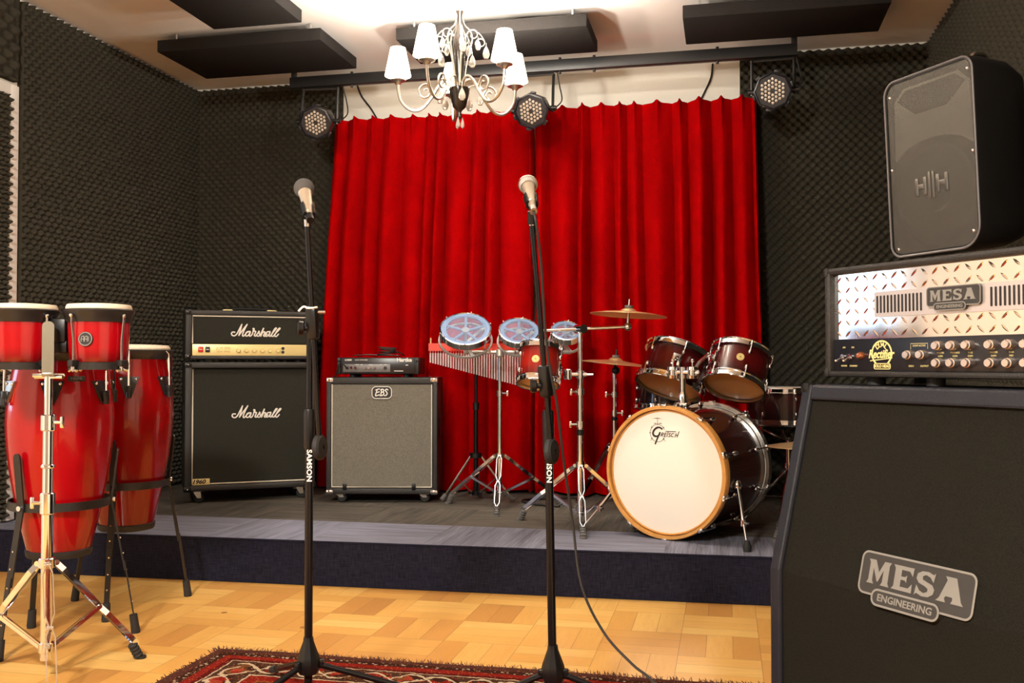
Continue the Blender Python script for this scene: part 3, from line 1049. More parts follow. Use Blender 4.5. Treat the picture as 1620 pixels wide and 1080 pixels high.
# ------------------------------------------------------------------ speaker cabinets and amplifier heads
def caster(parent, x, y, z0, metal='nickel'):
    """swivel caster under (x, y); z0 = underside height"""
    g = G()
    g.box((x, y, z0 - 0.003), (0.05, 0.05, 0.006), 0.001)
    g.prism([(x + 0.012, z0 - 0.006), (x - 0.026, z0 - 0.006), (x - 0.006, 0.026), (x + 0.016, 0.026)], y - 0.017, y - 0.014)
    g.prism([(x + 0.012, z0 - 0.006), (x - 0.026, z0 - 0.006), (x - 0.006, 0.026), (x + 0.016, 0.026)], y + 0.014, y + 0.017)
    c = g.build('caster', metal, parent)
    G().cyl((x + 0.004, y - 0.012, 0.027), (x + 0.004, y + 0.012, 0.027), 0.027, n=20, bev=0.004).build('wheel', 'rubber', c)


SCRIPT = dict(
    M1=[(320, 320), (275, 318), (254, 350), (272, 388), (320, 396), (366, 355), (420, 250), (468, 150)],
    M2=[(468, 150), (440, 270), (408, 388)], M3=[(408, 388), (490, 270), (580, 148)],
    M4=[(580, 148), (520, 270), (484, 378), (505, 402), (545, 362), (590, 312), (640, 305)],
    a1=[(645, 300), (582, 308), (548, 360), (562, 400), (610, 380), (652, 305), (628, 382), (652, 400), (690, 355), (716, 262)],
    r1=[(716, 262), (706, 236), (728, 240), (730, 292), (764, 300), (732, 385), (762, 398)],
    s1=[(762, 398), (808, 335), (836, 286), (836, 330), (848, 378), (812, 402), (788, 386)],
    h1=[(846, 388), (884, 325), (932, 218), (912, 280), (872, 398)], h2=[(872, 398), (904, 325), (946, 302), (956, 325), (930, 388), (962, 396), (1000, 350)],
    a2=[(1064, 298), (1002, 308), (968, 362), (986, 400), (1034, 375), (1072, 305), (1044, 385), (1072, 400)],
    l1=[(1072, 400), (1126, 325), (1192, 240), (1200, 218), (1172, 230), (1124, 315), (1098, 388), (1134, 402)],
    l2=[(1134, 402), (1196, 325), (1270, 245), (1282, 220), (1252, 230), (1194, 318), (1168, 388), (1202, 402), (1248, 352)])


def script_logo(cx, cz, y, w):
    g = G()
    k = w / 1030.0
    for pts in SCRIPT.values():
        g.stroke([(cx + (px - 768) * k, cz - (pz - 275) * k) for px, pz in pts], 15.5 * k, y, 0.35)
    return g


# --- cab with script lettering and its head (left)
mc = thing('guitar_speaker_cabinet', 'tall black speaker cabinet on casters with white script lettering, gold 1960 plate', 'speaker cabinet', (-2.552, 4.939, ST), 33.7)
W, Hc, D0, ZB = 0.70, 0.698, 0.31, 0.066
g = G()
g.box((0, D0 / 2 + 0.022, ZB + Hc / 2), (W - 0.02, D0 - 0.046, Hc - 0.02))
for s in (-1, 1):
    g.box((s * (W / 2 - 0.019), D0 / 2, ZB + Hc / 2), (0.038, D0, Hc), 0.009)
for zz in (ZB + 0.017, ZB + Hc - 0.017):
    g.box((0, D0 / 2, zz), (W - 0.02, D0, 0.034), 0.009)
g.build('cabinet_body', 'vinyl', mc)
zi0, zi1, zm = ZB + 0.034, ZB + Hc - 0.034, ZB + 0.36
g = G()
g.xprism([(0.012, zi0), (0.012, zm), (0.032, zi1), (0.05, zi1), (0.05, zi0)], -W / 2 + 0.037, W / 2 - 0.037)
g.build('grille_cloth', 'marshgrille', mc, smooth=False)
g = G()
xi = W / 2 - 0.041
g.tube([(-xi, 0.028, zi1 - 0.004), (-xi, 0.006, zm), (-xi, 0.006, zi0 + 0.005), (xi, 0.006, zi0 + 0.005), (xi, 0.006, zm), (xi, 0.028, zi1 - 0.004)], 0.0042, 6)
g.build('piping', 'piping', mc)
part(script_logo(0.028, ZB + 0.425, 0.008, 0.262).build('script_lettering', 'white', mc), 'white script lettering')
g = G()
g.box((-0.262, 0.003, zi0 + 0.017), (0.088, 0.006, 0.034), 0.002)
pl = g.build('model_plate', 'gold', mc)
G().text('1960', 0.030, (-0.276, -0.0005, zi0 + 0.0175), 0.0006, shear=0.25, off=0.0012, sx=1.15).build('plate_lettering', 'ink', pl)
for s in (-1, 1):
    for zz in (ZB + 0.012, ZB + Hc - 0.0165):
        g = G()
        g.box((s * (W / 2 - 0.016), 0.016, zz), (0.040, 0.044, 0.030), 0.008)
        c = g.build('corner_guard', 'plastic', mc)
        G().ball((s * (W / 2 - 0.017), -0.006, zz), 0.0045, 8).build('screw', 'chrome', c)
g = G()
g.box((-W / 2 - 0.003, D0 / 2, ZB + 0.42), (0.006, 0.17, 0.10), 0.003)
g.tube(catmull([(-W / 2 - 0.004, D0 / 2 - 0.06, ZB + 0.42), (-W / 2 - 0.016, D0 / 2 - 0.03, ZB + 0.425), (-W / 2 - 0.016, D0 / 2 + 0.03, ZB + 0.425), (-W / 2 - 0.004, D0 / 2 + 0.06, ZB + 0.42)], 4), 0.007)
g.build('side_handle', 'plastic', mc)
for sx in (-1, 1):
    for yy in (0.055, D0 - 0.05):
        caster(mc, sx * (W / 2 - 0.075), yy, ZB)

mh = thing('guitar_amplifier_head', 'black amplifier head with white script lettering and a gold control strip', 'amplifier', (-2.557, 4.947, ST + ZB + Hc + 0.0008), 33.7)
W, Hh, D0, ZF = 0.70, 0.268, 0.25, 0.014
g = G()
g.box((0, D0 / 2 + 0.012, ZF + Hh / 2), (W - 0.02, D0 - 0.026, Hh - 0.02))
for s in (-1, 1):
    g.box((s * (W / 2 - 0.017), D0 / 2, ZF + Hh / 2), (0.034, D0, Hh), 0.008)
g.box((0, D0 / 2, ZF + Hh - 0.014), (W - 0.02, D0, 0.028), 0.008)
g.box((0, D0 / 2, ZF + 0.010), (W - 0.02, D0, 0.020), 0.006)
g.build('cabinet_body', 'vinyl', mh)
G().box((0, 0.014, ZF + 0.163), (W - 0.066, 0.012, 0.150)).build('front_panel', 'marshgrille', mh)
g = G()
xi = W / 2 - 0.0385
g.tube([(-xi, 0.006, ZF + 0.086), (-xi, 0.006, ZF + 0.235), (xi, 0.006, ZF + 0.235), (xi, 0.006, ZF + 0.086)], 0.0038, 6)
g.build('piping', 'piping', mh)
part(script_logo(0.022, ZF + 0.160, 0.006, 0.262).build('script_lettering', 'white', mh), 'white script lettering')
cp = G().box((0, 0.007, ZF + 0.051), (W - 0.074, 0.012, 0.062), 0.001).build('control_panel', 'gold', mh)
part(cp, 'brushed gold control strip')
g = G()
g.box((-0.270, -0.002, ZF + 0.053), (0.026, 0.010, 0.030), 0.002)
part(g.build('power_switch', 'red_switch', cp), 'red rocker switch')
g = G()
g.box((-0.270, -0.0076, ZF + 0.053), (0.016, 0.0012, 0.004))
g.build('switch_mark', 'white', cp)
g = G()
g.box((-0.234, -0.002, ZF + 0.053), (0.024, 0.010, 0.030), 0.002)
part(g.build('standby_switch', 'ink', cp), 'black rocker switch')
g = G()
g.box((-0.234, -0.0076, ZF + 0.053), (0.015, 0.0012, 0.004))
g.build('switch_mark', 'white', cp)
g = G()
g.text('JCM 800', 0.021, (-0.152, 0.0008, ZF + 0.060), 0.0003)
g.text('LEAD SERIES', 0.013, (-0.150, 0.0008, ZF + 0.042), 0.0003)
g.build('panel_lettering', 'dimink', cp)
for k in range(6):
    x = -0.073 + k * 0.0425
    g = G()
    g.lathe([(0.0, 0.020), (0.009, 0.020), (0.010, 0.002), (0.013, 0.0), (0.0, 0.0)], 16, (x, 0.001, ZF + 0.048), (0, -1, 0))
    g.box((x, -0.010, ZF + 0.056), (0.0025, 0.020, 0.004))
    g.build('control_knob', 'gold', cp)
for zz in (0.061, 0.040):
    G().lathe([(0.0, 0.006), (0.004, 0.006), (0.0085, 0.004), (0.0085, 0.0), (0.0, 0.0)], 14, (0.168, 0.001, ZF + zz), (0, -1, 0)).build('input_jack', 'ink', cp)
g = G()
for s in (-1, 1):
    g.box((s * 0.12, 0.12, ZF + Hh + 0.004), (0.055, 0.03, 0.008), 0.002)
    g.box((s * 0.12, 0.12, ZF + Hh + 0.0088), (0.045, 0.022, 0.004), 0.001)
hc = g.build('handle_cap', 'gold', mh)
g = G()
g.tube(catmull([(-0.13, 0.12, ZF + Hh + 0.008), (-0.06, 0.12, ZF + Hh + 0.016), (0.06, 0.12, ZF + Hh + 0.016), (0.13, 0.12, ZF + Hh + 0.008)], 5), 0.0085, 8)
g.build('carry_handle', 'plastic', mh)
for sx in (-1, 1):
    for zz in (ZF + 0.0165, ZF + Hh - 0.012):
        g = G()
        g.box((sx * (W / 2 - 0.014), 0.015, zz), (0.034, 0.040, 0.030), 0.008)
        c = g.build('corner_guard', 'plastic', mh)
        G().ball((sx * (W / 2 - 0.015), -0.005, zz), 0.0045, 8).build('screw', 'chrome', c)
    for yy in (0.05, D0 - 0.05):
        G().cyl((sx * 0.26, yy, 0), (sx * 0.26, yy, ZF + 0.002), 0.018, 0.02).build('foot', 'rubber', mh)

# --- bass cab and its small head (middle)
ec = thing('bass_speaker_cabinet', 'black bass cabinet with grey cloth front and small white-on-black badge', 'speaker cabinet', (-1.83, 5.028, ST), 11)
W, Hc, D0, ZB = 0.605, 0.632, 0.32, 0.048
g = G()
g.box((0, D0 / 2 + 0.012, ZB + Hc / 2), (W - 0.02, D0 - 0.026, Hc - 0.02))
for s in (-1, 1):
    g.box((s * (W / 2 - 0.013), D0 / 2, ZB + Hc / 2), (0.026, D0, Hc), 0.006)
g.box((0, D0 / 2, ZB + 0.016), (W - 0.02, D0, 0.032), 0.006)
g.box((0, D0 / 2, ZB + Hc - 0.018), (W - 0.02, D0, 0.036), 0.006)
g.build('cabinet_body', 'vinyl', ec)
gz0, gz1 = ZB + 0.034, ZB + Hc - 0.038
part(G().box((0, 0.016, (gz0 + gz1) / 2), (W - 0.056, 0.022, gz1 - gz0)).build('grille_cloth', 'ebsgrille', ec), 'grey woven grille cloth')
g = G()
xi = W / 2 - 0.031
g.tube([(-xi, 0.003, gz1), (-xi, 0.003, gz0 + 0.004), (xi, 0.003, gz0 + 0.004), (xi, 0.003, gz1)], 0.0036, 6)
g.build('piping', 'piping', ec)
bz = gz1 - 0.044
g = G()
g.prism(rrect(0.108, 0.066, 0.022, 5, 0.0, bz), 0.0, 0.006)
bd = g.build('badge', 'ink', ec)
g = G()
outline(g, rrect(0.106, 0.064, 0.021, 5, 0.0, bz), 0.0022, 0.0)
kx = 0.00085
for st in ([(-36, 16), (-27, 20), (-15, 23)], [(-27, 20), (-33, 2), (-38, -20), (-26, -18), (-15, -14)], [(-33, 1), (-24, 2), (-16, 5)],
           [(-1, 19), (-6, -20)], [(-7, 17), (4, 22), (13, 14), (6, 4), (-4, 0)], [(-3, 2), (9, 2), (13, -8), (4, -18), (-10, -20)],
           [(37, 17), (29, 22), (22, 14), (30, 3), (33, -8), (25, -18), (16, -19)]):
    g.stroke([(a * kx * 1.05, bz + b * kx) for a, b in st], 0.0031, 0.0, 0.4)
g.build('badge_lettering', 'white', bd)
for s in (-1, 1):
    for yy, zz in ((0.018, ZB + 0.010), (0.018, ZB + Hc - 0.0135), (D0 - 0.018, ZB + Hc - 0.0135)):
        g = G().box((s * (W / 2 - 0.018), yy, zz), (0.040, 0.042, 0.026), 0.007)
        part(g.build('corner_guard', 'chrome', ec), 'chrome corner guard')
for x in (-0.20, 0.175):
    G().box((x, 0.0, gz0 + 0.006), (0.020, 0.016, 0.034), 0.003).build('grille_clip', 'plastic', ec)
g = G()
g.box((W / 2 + 0.003, D0 / 2, ZB + 0.36), (0.008, 0.14, 0.11), 0.004)
g.build('side_handle', 'plastic', ec)
for sx in (-1, 1):
    for yy in (0.05, D0 - 0.05):
        caster(ec, sx * (W / 2 - 0.075), yy, ZB)

hh = thing('bass_amplifier_head', 'small black bass amplifier head with a grey control face on the grey-fronted cabinet', 'amplifier', (-1.872, 5.085, ST + ZB + Hc + 0.0008), 9)
W, Hh, D0, ZF = 0.455, 0.092, 0.22, 0.016
G().box((0, D0 / 2, ZF + Hh / 2), (W, D0, Hh), 0.006).build('chassis', 'blackmetal', hh)
G().box((0, -0.003, ZF + Hh / 2), (W - 0.05, 0.008, Hh - 0.006), 0.002).build('front_panel', 'panelblack', hh)
fc = G().box((-0.062, -0.008, ZF + 0.034), (0.262, 0.004, 0.044), 0.001).build('control_face', 'greyface', hh)
for x in (-0.145, -0.122, -0.07, -0.046, -0.020):
    G().lathe([(0, 0.015), (0.0075, 0.015), (0.0085, 0.0), (0, 0)], 14, (x, -0.010, ZF + 0.036), (0, -1, 0)).build('control_knob', 'chrome', fc)
for x in (-0.170, 0.041):
    G().lathe([(0, 0.005), (0.009, 0.005), (0.010, 0.0), (0, 0)], 14, (x, -0.010, ZF + 0.034), (0, -1, 0)).build('socket', 'ink', fc)
g = G()
g.text('Hartke', 0.028, (0.146, -0.0075, ZF + 0.078), 0.0006, off=0.0012, sx=1.05)
g.text('LH500', 0.014, (-0.165, -0.0075, ZF + 0.078), 0.0004, off=0.0004)
g.text('BASS AMPLIFIER', 0.010, (-0.092, -0.0075, ZF + 0.078), 0.0004)
for x, w in ((-0.115, 0.02), (-0.09, 0.012), (-0.04, 0.02), (0.018, 0.016), (0.042, 0.018)):
    g.box((x, -0.0105, ZF + 0.053), (w, 0.001, 0.0022))
g.box((0.115, -0.0075, ZF + 0.018), (0.05, 0.001, 0.004))
g.box((0.160, -0.0075, ZF + 0.050), (0.014, 0.001, 0.004))
g.build('panel_lettering', 'white', hh)
for s in (-1, 1):
    g = G()
    g.box((s * (W / 2 - 0.010), -0.006, ZF + Hh / 2), (0.016, 0.014, Hh), 0.004)
    g.ball((s * (W / 2 - 0.012), -0.013, ZF + Hh - 0.02), 0.006, 8)
    g.build('rack_ear', 'blackmetal', hh)
    for yy in (0.04, D0 - 0.04):
        G().cyl((s * 0.15, yy, 0), (s * 0.15, yy, ZF + 0.002), 0.016).build('foot', 'rubber', hh)
g = G()
rnd = random.Random(4)
zt = ZF + Hh
pts = [(-0.145, 0.02, zt + 0.010), (-0.12, 0.05, zt + 0.014), (-0.06, 0.09, zt + 0.016), (0.0, 0.10, zt + 0.012)]
for k in range(26):
    a = k * 0.9
    R = 0.055 + 0.012 * math.sin(k * 1.7)
    pts.append((0.035 + R * math.cos(a), 0.10 + 0.7 * R * math.sin(a), zt + 0.010 + k * 0.0018 + 0.006 * rnd.random()))
pts += [(0.09, 0.12, zt + 0.03), (0.12, 0.15, zt + 0.012)]
g.tube(catmull(pts, 5), 0.0034, 6)
co = g.build('cable_coil', 'cable')
co.matrix_world = Matrix.Translation(hh.location) @ Matrix.Rotation(math.radians(9), 4, 'Z')
tag(co, 'loose coil of thin black cable lying on the small bass amplifier', 'cable')
g = G()
g.tube(catmull([(-2.12, 5.05, 0.8705), (-2.10, 5.035, 0.873), (-2.088, 5.025, 0.90), (-2.075, 5.015, 0.935), (-2.055, 5.010, 0.945), (-2.040, 5.015, 0.930), (-2.036, 5.030, 0.917), (-2.034, 5.040, 0.916)], 5), 0.0035, 6)
tag(g.build('patch_cable', 'cable'), 'short black cable plugged into the front of the small bass amplifier', 'cable')


# ------------------------------------------------------------------ drums
def lug(parent, R, z0, z1, a, end):
    """one tension lug with its rod, at one end of the shell"""
    g = G(Matrix.Rotation(a, 4, 'Z'))
    h = z1 - z0
    if end:
        g.ball((R + 0.006, 0, z0 + h * 0.73), 0.010, 10, (0.9, 0.8, 1.25))
        g.cyl((R + 0.0115, 0, z1 - h * 0.3), (R + 0.0115, 0, z1 + 0.004), 0.0032, n=6)
        g.cyl((R + 0.0115, 0, z1 - 0.010), (R + 0.0115, 0, z1 + 0.007), 0.0048, n=6)
    else:
        g.ball((R + 0.006, 0, z0 + h * 0.27), 0.010, 10, (0.9, 0.8, 1.25))
        g.cyl((R + 0.0115, 0, z0 - 0.004), (R + 0.0115, 0, z0 + h * 0.3), 0.0032, n=6)
        g.cyl((R + 0.0115, 0, z0 - 0.007), (R + 0.0115, 0, z0 + 0.010), 0.0048, n=6)
    return g.build('lug', 'chrome', parent)


def drum(name, label, cat, loc, axis, R, L, shell, nlug, a0=0.0, group=None, batter='coated', reso='clearhead', badge=None, hoop='chrome'):
    o = thing(name, label, cat, loc, group=group, axis=axis)
    G().lathe([(R, 0.010), (R, L - 0.010), (R - 0.007, L - 0.010), (R - 0.007, 0.010)], 48, closed=True).build('shell', shell, o)
    if batter == 'clearbatter':
        G().lathe([(R - 0.0072, 0.014), (R - 0.0072, L - 0.014), (R - 0.010, L - 0.014), (R - 0.010, 0.014)], 40, closed=True).build('inner_shell', 'maple', o)
    G().lathe([(0, L - 0.004), (R - 0.006, L - 0.004), (R + 0.003, L - 0.006), (R + 0.003, L - 0.012), (0, L - 0.008)], 48).build('batter_head', batter, o)
    G().lathe([(0, 0.004), (R - 0.006, 0.004), (R + 0.003, 0.006), (R + 0.003, 0.012), (0, 0.008)], 48).build('resonant_head', reso, o)
    for z, s in ((L - 0.008, 1), (0.008, -1)):
        pr = [(R + 0.004, -0.010), (R + 0.014, -0.010), (R + 0.014, -0.006), (R + 0.008, -0.004), (R + 0.008, 0.012), (R + 0.013, 0.016), (R + 0.012, 0.019), (R + 0.004, 0.017)]
        G().lathe([(r, z + s * h) for r, h in pr], 56, closed=True).build('hoop', hoop, o)
    for end in (0, 1):
        first = lug(o, R, 0.0, L, 0, end)
        first.rotation_euler[2] = a0
        for k in range(1, nlug):
            c = first.copy()
            COL.objects.link(c)
            c.parent = o
            c.rotation_euler[2] = a0 + 2 * PI * k / nlug
    if badge is not None:
        g = G(Matrix.Rotation(badge, 4, 'Z'))
        g.cyl((R - 0.002, 0, L * 0.52), (R + 0.0025, 0, L * 0.52), 0.017, n=20)
        b = g.build('badge', 'goldprint', o)
        g = G(Matrix.Rotation(badge, 4, 'Z'))
        g.cyl((R + 0.0015, 0, L * 0.52), (R + 0.0035, 0, L * 0.52), 0.0065, n=14)
        g.ring((R + 0.003, 0, L * 0.52), 0.0125, 0.0012, (1, 0, 0), 20, 5)
        g.build('badge_mark', 'dimink', b)
    return o


def ang_to(o_axis, target_dir):
    """angle round a drum's own axis of the direction that faces target_dir"""
    q = Vector(o_axis).normalized().to_track_quat('Z', 'Y')
    d = q.inverted() @ Vector(target_dir)
    return math.atan2(d.y, d.x)


KA = math.radians(24)
kick = thing('kick_drum', 'dark red bass drum with cream front head, amber wooden hoop and black lettering', 'drum', (-0.256, 4.256, ST), -24)
KR, KL, KZ = 0.268, 0.455, 0.288
ROTK = (-PI / 2, 0, 0)


def kpart(g, name, m, ang=38):
    o = g.build(name, m, kick, ang=ang)
    o.rotation_euler = ROTK
    o.location = (0, 0, KZ)
    return o


kpart(G().lathe([(KR, 0.012), (KR, KL - 0.012), (KR - 0.008, KL - 0.012), (KR - 0.008, 0.012)], 72, closed=True), 'shell', 'kickshell')
kpart(G().lathe([(0, -0.004), (KR - 0.010, -0.004), (KR - 0.002, -0.001), (KR + 0.003, 0.004), (KR + 0.003, 0.010), (0, 0.004)], 72), 'front_head', 'coated')
kpart(G().lathe([(0, KL + 0.004), (KR - 0.010, KL + 0.004), (KR + 0.003, KL - 0.004), (KR + 0.003, KL - 0.010), (0, KL - 0.004)], 72), 'batter_head', 'coated')
hoopf = [(KR + 0.004, -0.022), (KR + 0.016, -0.022), (KR + 0.019, -0.018), (KR + 0.019, 0.016), (KR + 0.004, 0.016)]
part(kpart(G().lathe(hoopf, 80, closed=True), 'front_hoop', 'hoopwood'), 'amber wooden hoop')
part(kpart(G().lathe([(r, KL - h) for r, h in hoopf], 80, closed=True), 'rear_hoop', 'nickel'), 'grey metal rear hoop')
kpart(G().ring((0, 0, -0.004), KR - 0.004, 0.004, n=72, m=6), 'head_rim', 'hoopwood')
for k in range(10):
    a = 2 * PI * (k + 0.5) / 10
    mt = Matrix.Rotation(a, 4, 'Z')
    g = G(mt)
    g.box((KR + 0.019, 0, -0.006), (0.012, 0.026, 0.040), 0.003)
    c = kpart(g, 'claw', 'chrome')
    for z0_, z1_, zb_ in ((-0.004, KL * 0.26, KL * 0.24), (KL * 0.74, KL + 0.004, KL * 0.76)):
        g = G(mt)
        g.cyl((KR + 0.024, 0, z0_), (KR + 0.024, 0, z1_), 0.0034, n=6)
        g.ball((KR + 0.013, 0, zb_), 0.0145, 10, (1, 0.8, 1.5))
        kpart(g, 'lug', 'chrome')
    g = G(mt)
    g.box((KR + 0.019, 0, KL + 0.006), (0.012, 0.026, 0.040), 0.003)
    kpart(g, 'claw', 'chrome')


def kp(zx, zy):
    return (((zx / 14.73 + 1000) - 1054) * 0.00272 / 0.90, KZ + (748 - (zy / 14.73 + 650)) * 0.00272)


def kstroke(g, pts, r, **kw):
    g.stroke([kp(*p) for p in pts], r, -0.0055, 0.3, **kw)


U = 0.00272 / 14.73
g = G()
kstroke(g, [(712, 438), (668, 410), (610, 410), (545, 455), (503, 535), (520, 598), (580, 618), (640, 592), (664, 530)], [22 * U] * 10 + [26 * U] * 20 + [22 * U] * 11)
kstroke(g, [(664, 530), (612, 650), (556, 790)], 20 * U, smooth=False)
ring_pts = [(612 + 176 * math.cos(math.radians(t)), 540 - 205 * math.sin(math.radians(t))) for t in range(25, 345, 10)]
kstroke(g, ring_pts, 5.5 * U)
for t in (40, 90, 142, 180, 218, 322):
    kstroke(g, [(612 + rr * math.cos(math.radians(t)), 540 - rr * 1.16 * math.sin(math.radians(t))) for rr in (168, 190)], 9 * U, smooth=False)
kstroke(g, [(490, 690), (435, 722)], 4 * U, smooth=False)
kstroke(g, [(745, 685), (800, 722)], 4 * U, smooth=False)
kstroke(g, [(608, 200), (608, 330)], 5 * U, smooth=False)
kstroke(g, [(500, 203), (560, 198), (608, 192), (656, 198), (712, 203)], [3 * U] * 5 + [8 * U] * 11 + [3 * U] * 5)
kstroke(g, [(538, 314), (574, 314)], 8 * U, smooth=False)
kstroke(g, [(652, 312), (700, 312)], 8 * U, smooth=False)
for st in ([(690, 610), (716, 530)], [(716, 530), (750, 536), (746, 562), (706, 570)], [(712, 570), (732, 612)],
           [(766, 610), (788, 530)], [(788, 531), (818, 531)], [(777, 569), (806, 569)], [(766, 609), (798, 609)],
           [(826, 612), (862, 494)], [(800, 491), (1034, 491)],
           [(918, 536), (888, 534), (878, 560), (906, 580), (896, 608), (862, 608)],
           [(992, 540), (958, 535), (934, 575), (942, 608), (974, 605)],
           [(1014, 612), (1046, 530)], [(1064, 612), (1110, 485)], [(1028, 572), (1082, 570)]):
    kstroke(g, st, 9.5 * U, smooth=len(st) > 2)
part(g.build('head_lettering', 'ink', kick), 'black drum lettering and ring emblem')
# spurs
for s in (-1, 1):
    g = G()
    top = Vector((s * (KR + 0.004), 0.12, KZ - 0.05))
    foot = Vector((s * 0.39, -0.055, 0.022))
    mid = top.lerp(foot, 0.62)
    g.ball(top, 0.020, 10, (1, 1, 1.3))
    g.cyl(top, mid, 0.0095)
    g.cyl(mid, foot, 0.0055)
    g.cyl(mid + Vector((0, 0, 0.01)), mid - Vector((0, 0, 0.015)), 0.013)
    g.cyl(mid, mid + Vector((0.028, -0.012, 0)), 0.004)
    sp = g.build('spur', 'chrome', kick)
    G().lathe([(0, 0), (0.016, 0), (0.018, 0.02), (0.010, 0.045), (0, 0.045)], 12, (foot.x, foot.y, 0.0)).build('rubber_foot', 'rubber', sp)
# holder of the two rack toms
g = G()
g.box((0.0, 0.16, KZ + KR + 0.012), (0.06, 0.05, 0.030), 0.006)
hold = g.build('tom_holder', 'chrome', kick)
g = G()
hx, hy = 0.0, 0.16
g.cyl((hx, hy, KZ + KR + 0.02), (hx, hy, 0.74), 0.0135)
g.lathe([(0.022, 0), (0.022, 0.03), (0.015, 0.05), (0.0, 0.05)], 14, (hx, hy, KZ + KR + 0.024))
g.cyl((hx - 0.075, hy, 0.715), (hx + 0.075, hy, 0.715), 0.012)
g.build('holder_post', 'chrome', hold)
for s in (-1, 1):
    g = G()
    g.lathe([(0.0, -0.026), (0.024, -0.026), (0.026, -0.012), (0.021, -0.010), (0.021, 0.010), (0.026, 0.012), (0.024, 0.026), (0.0, 0.026)], 16, (hx + s * 0.048, hy, 0.715))
    g.cyl((hx + s * 0.048, hy, 0.74), (hx + s * 0.048, hy, 0.765), 0.004)
    g.ball((hx + s * 0.048, hy, 0.768), 0.009, 8)
    g.build('holder_clamp', 'chrome', hold)

T1A, T2A = (0.27, 0.36, 0.89), (0.21, 0.44, 0.87)
P1, P2 = Vector((-0.276, 4.777, 0.830)), Vector((0.032, 4.538, 0.836))
R1, R2 = 0.153, 0.133
t1 = drum('rack_tom', 'dark red tom tilted over the bass drum, left of the post', 'drum', P1, T1A, R1, 0.180, 'tomshell', 6, 0.35, batter='clearbatter',
          group='tom drums mounted above the bass drum')
t2 = drum('rack_tom', 'dark red tom with a round badge, tilted over the bass drum, right of the post', 'drum', P2, T2A, R2, 0.168, 'tomshell', 6, 0.2, batter='clearbatter',
          group='tom drums mounted above the bass drum', badge=ang_to(T2A, (0.02, -1, 0.2)))
post = Vector((-0.191, 4.402, 0.90))
for o, ax, R, s in ((t1, T1A, R1, -1), (t2, T2A, R2, 1)):
    q = Vector(ax).normalized().to_track_quat('Z', 'Y')
    tgt = post + Vector((s * 0.05, 0.02, 0.0))
    dl = q.inverted() @ (tgt - Vector(o.location))
    a = math.atan2(dl.y, dl.x)
    g = G(Matrix.Rotation(a, 4, 'Z'))
    g.box((R + 0.006, 0, 0.085), (0.014, 0.045, 0.06), 0.005)
    g.cyl((R + 0.012, 0, 0.085), (R + 0.022, 0, 0.085), 0.011)
    g.build('mount_bracket', 'chrome', o)
    end = Vector(o.location) + q @ (Matrix.Rotation(a, 3, 'Z') @ Vector((R + 0.034, 0, 0.085)))
    kinv = Matrix.Rotation(math.radians(24), 3, 'Z')
    e_l = kinv @ (end - Vector((-0.256, 4.256, ST)))
    c_l = Vector((s * 0.048, 0.16, 0.715))
    g = G()
    g.tube([c_l + (e_l - c_l).normalized() * 0.01, c_l.lerp(e_l, 0.5) + Vector((0, 0, 0.012)), e_l], 0.0085, 8)
    g.ball(e_l, 0.0105, 10)
    g.build('holder_arm', 'chrome', hold)

ft = drum('floor_tom', 'dark red drum with chrome hoops, half hidden behind the large cabinet', 'drum', (0.30, 5.07, 0.649), (0, 0, 1), 0.203, 0.164, 'kickshell', 8, 0.12)
sn = drum('snare_drum', 'dark drum with round lugs, mostly hidden between the left tom and the bass drum', 'drum', (-0.300, 5.165, 0.702), (0.05, 0.08, 1), 0.172, 0.135, 'kickshell', 8, 0.25)
g = G()
g.cyl((-0.178, -0.03, 0.095), (-0.20, -0.03, 0.095), 0.007)
g.cyl((-0.196, -0.03, 0.075), (-0.196, -0.03, 0.135), 0.006)
g.cyl((-0.212, -0.03, 0.135), (-0.178, -0.03, 0.135), 0.005)
g.build('strainer', 'chrome', sn)


def ribbon(g, a, b, wide, thick, nrm):
    """flat metal strip from a to b"""
    a, b = Vector(a), Vector(b)
    t = (b - a).normalized()
    n = (Vector(nrm) - t * t.dot(Vector(nrm))).normalized()
    s = t.cross(n)
    vs = []
    for p in (a, b):
        for i, j in ((-1, -1), (1, -1), (1, 1), (-1, 1)):
            vs.append(p + s * (i * wide / 2) + n * (j * thick / 2))
    g.add(vs, [[0, 1, 2, 3], [7, 6, 5, 4], [0, 4, 5, 1], [1, 5, 6, 2], [2, 6, 7, 3], [3, 7, 4, 0]])


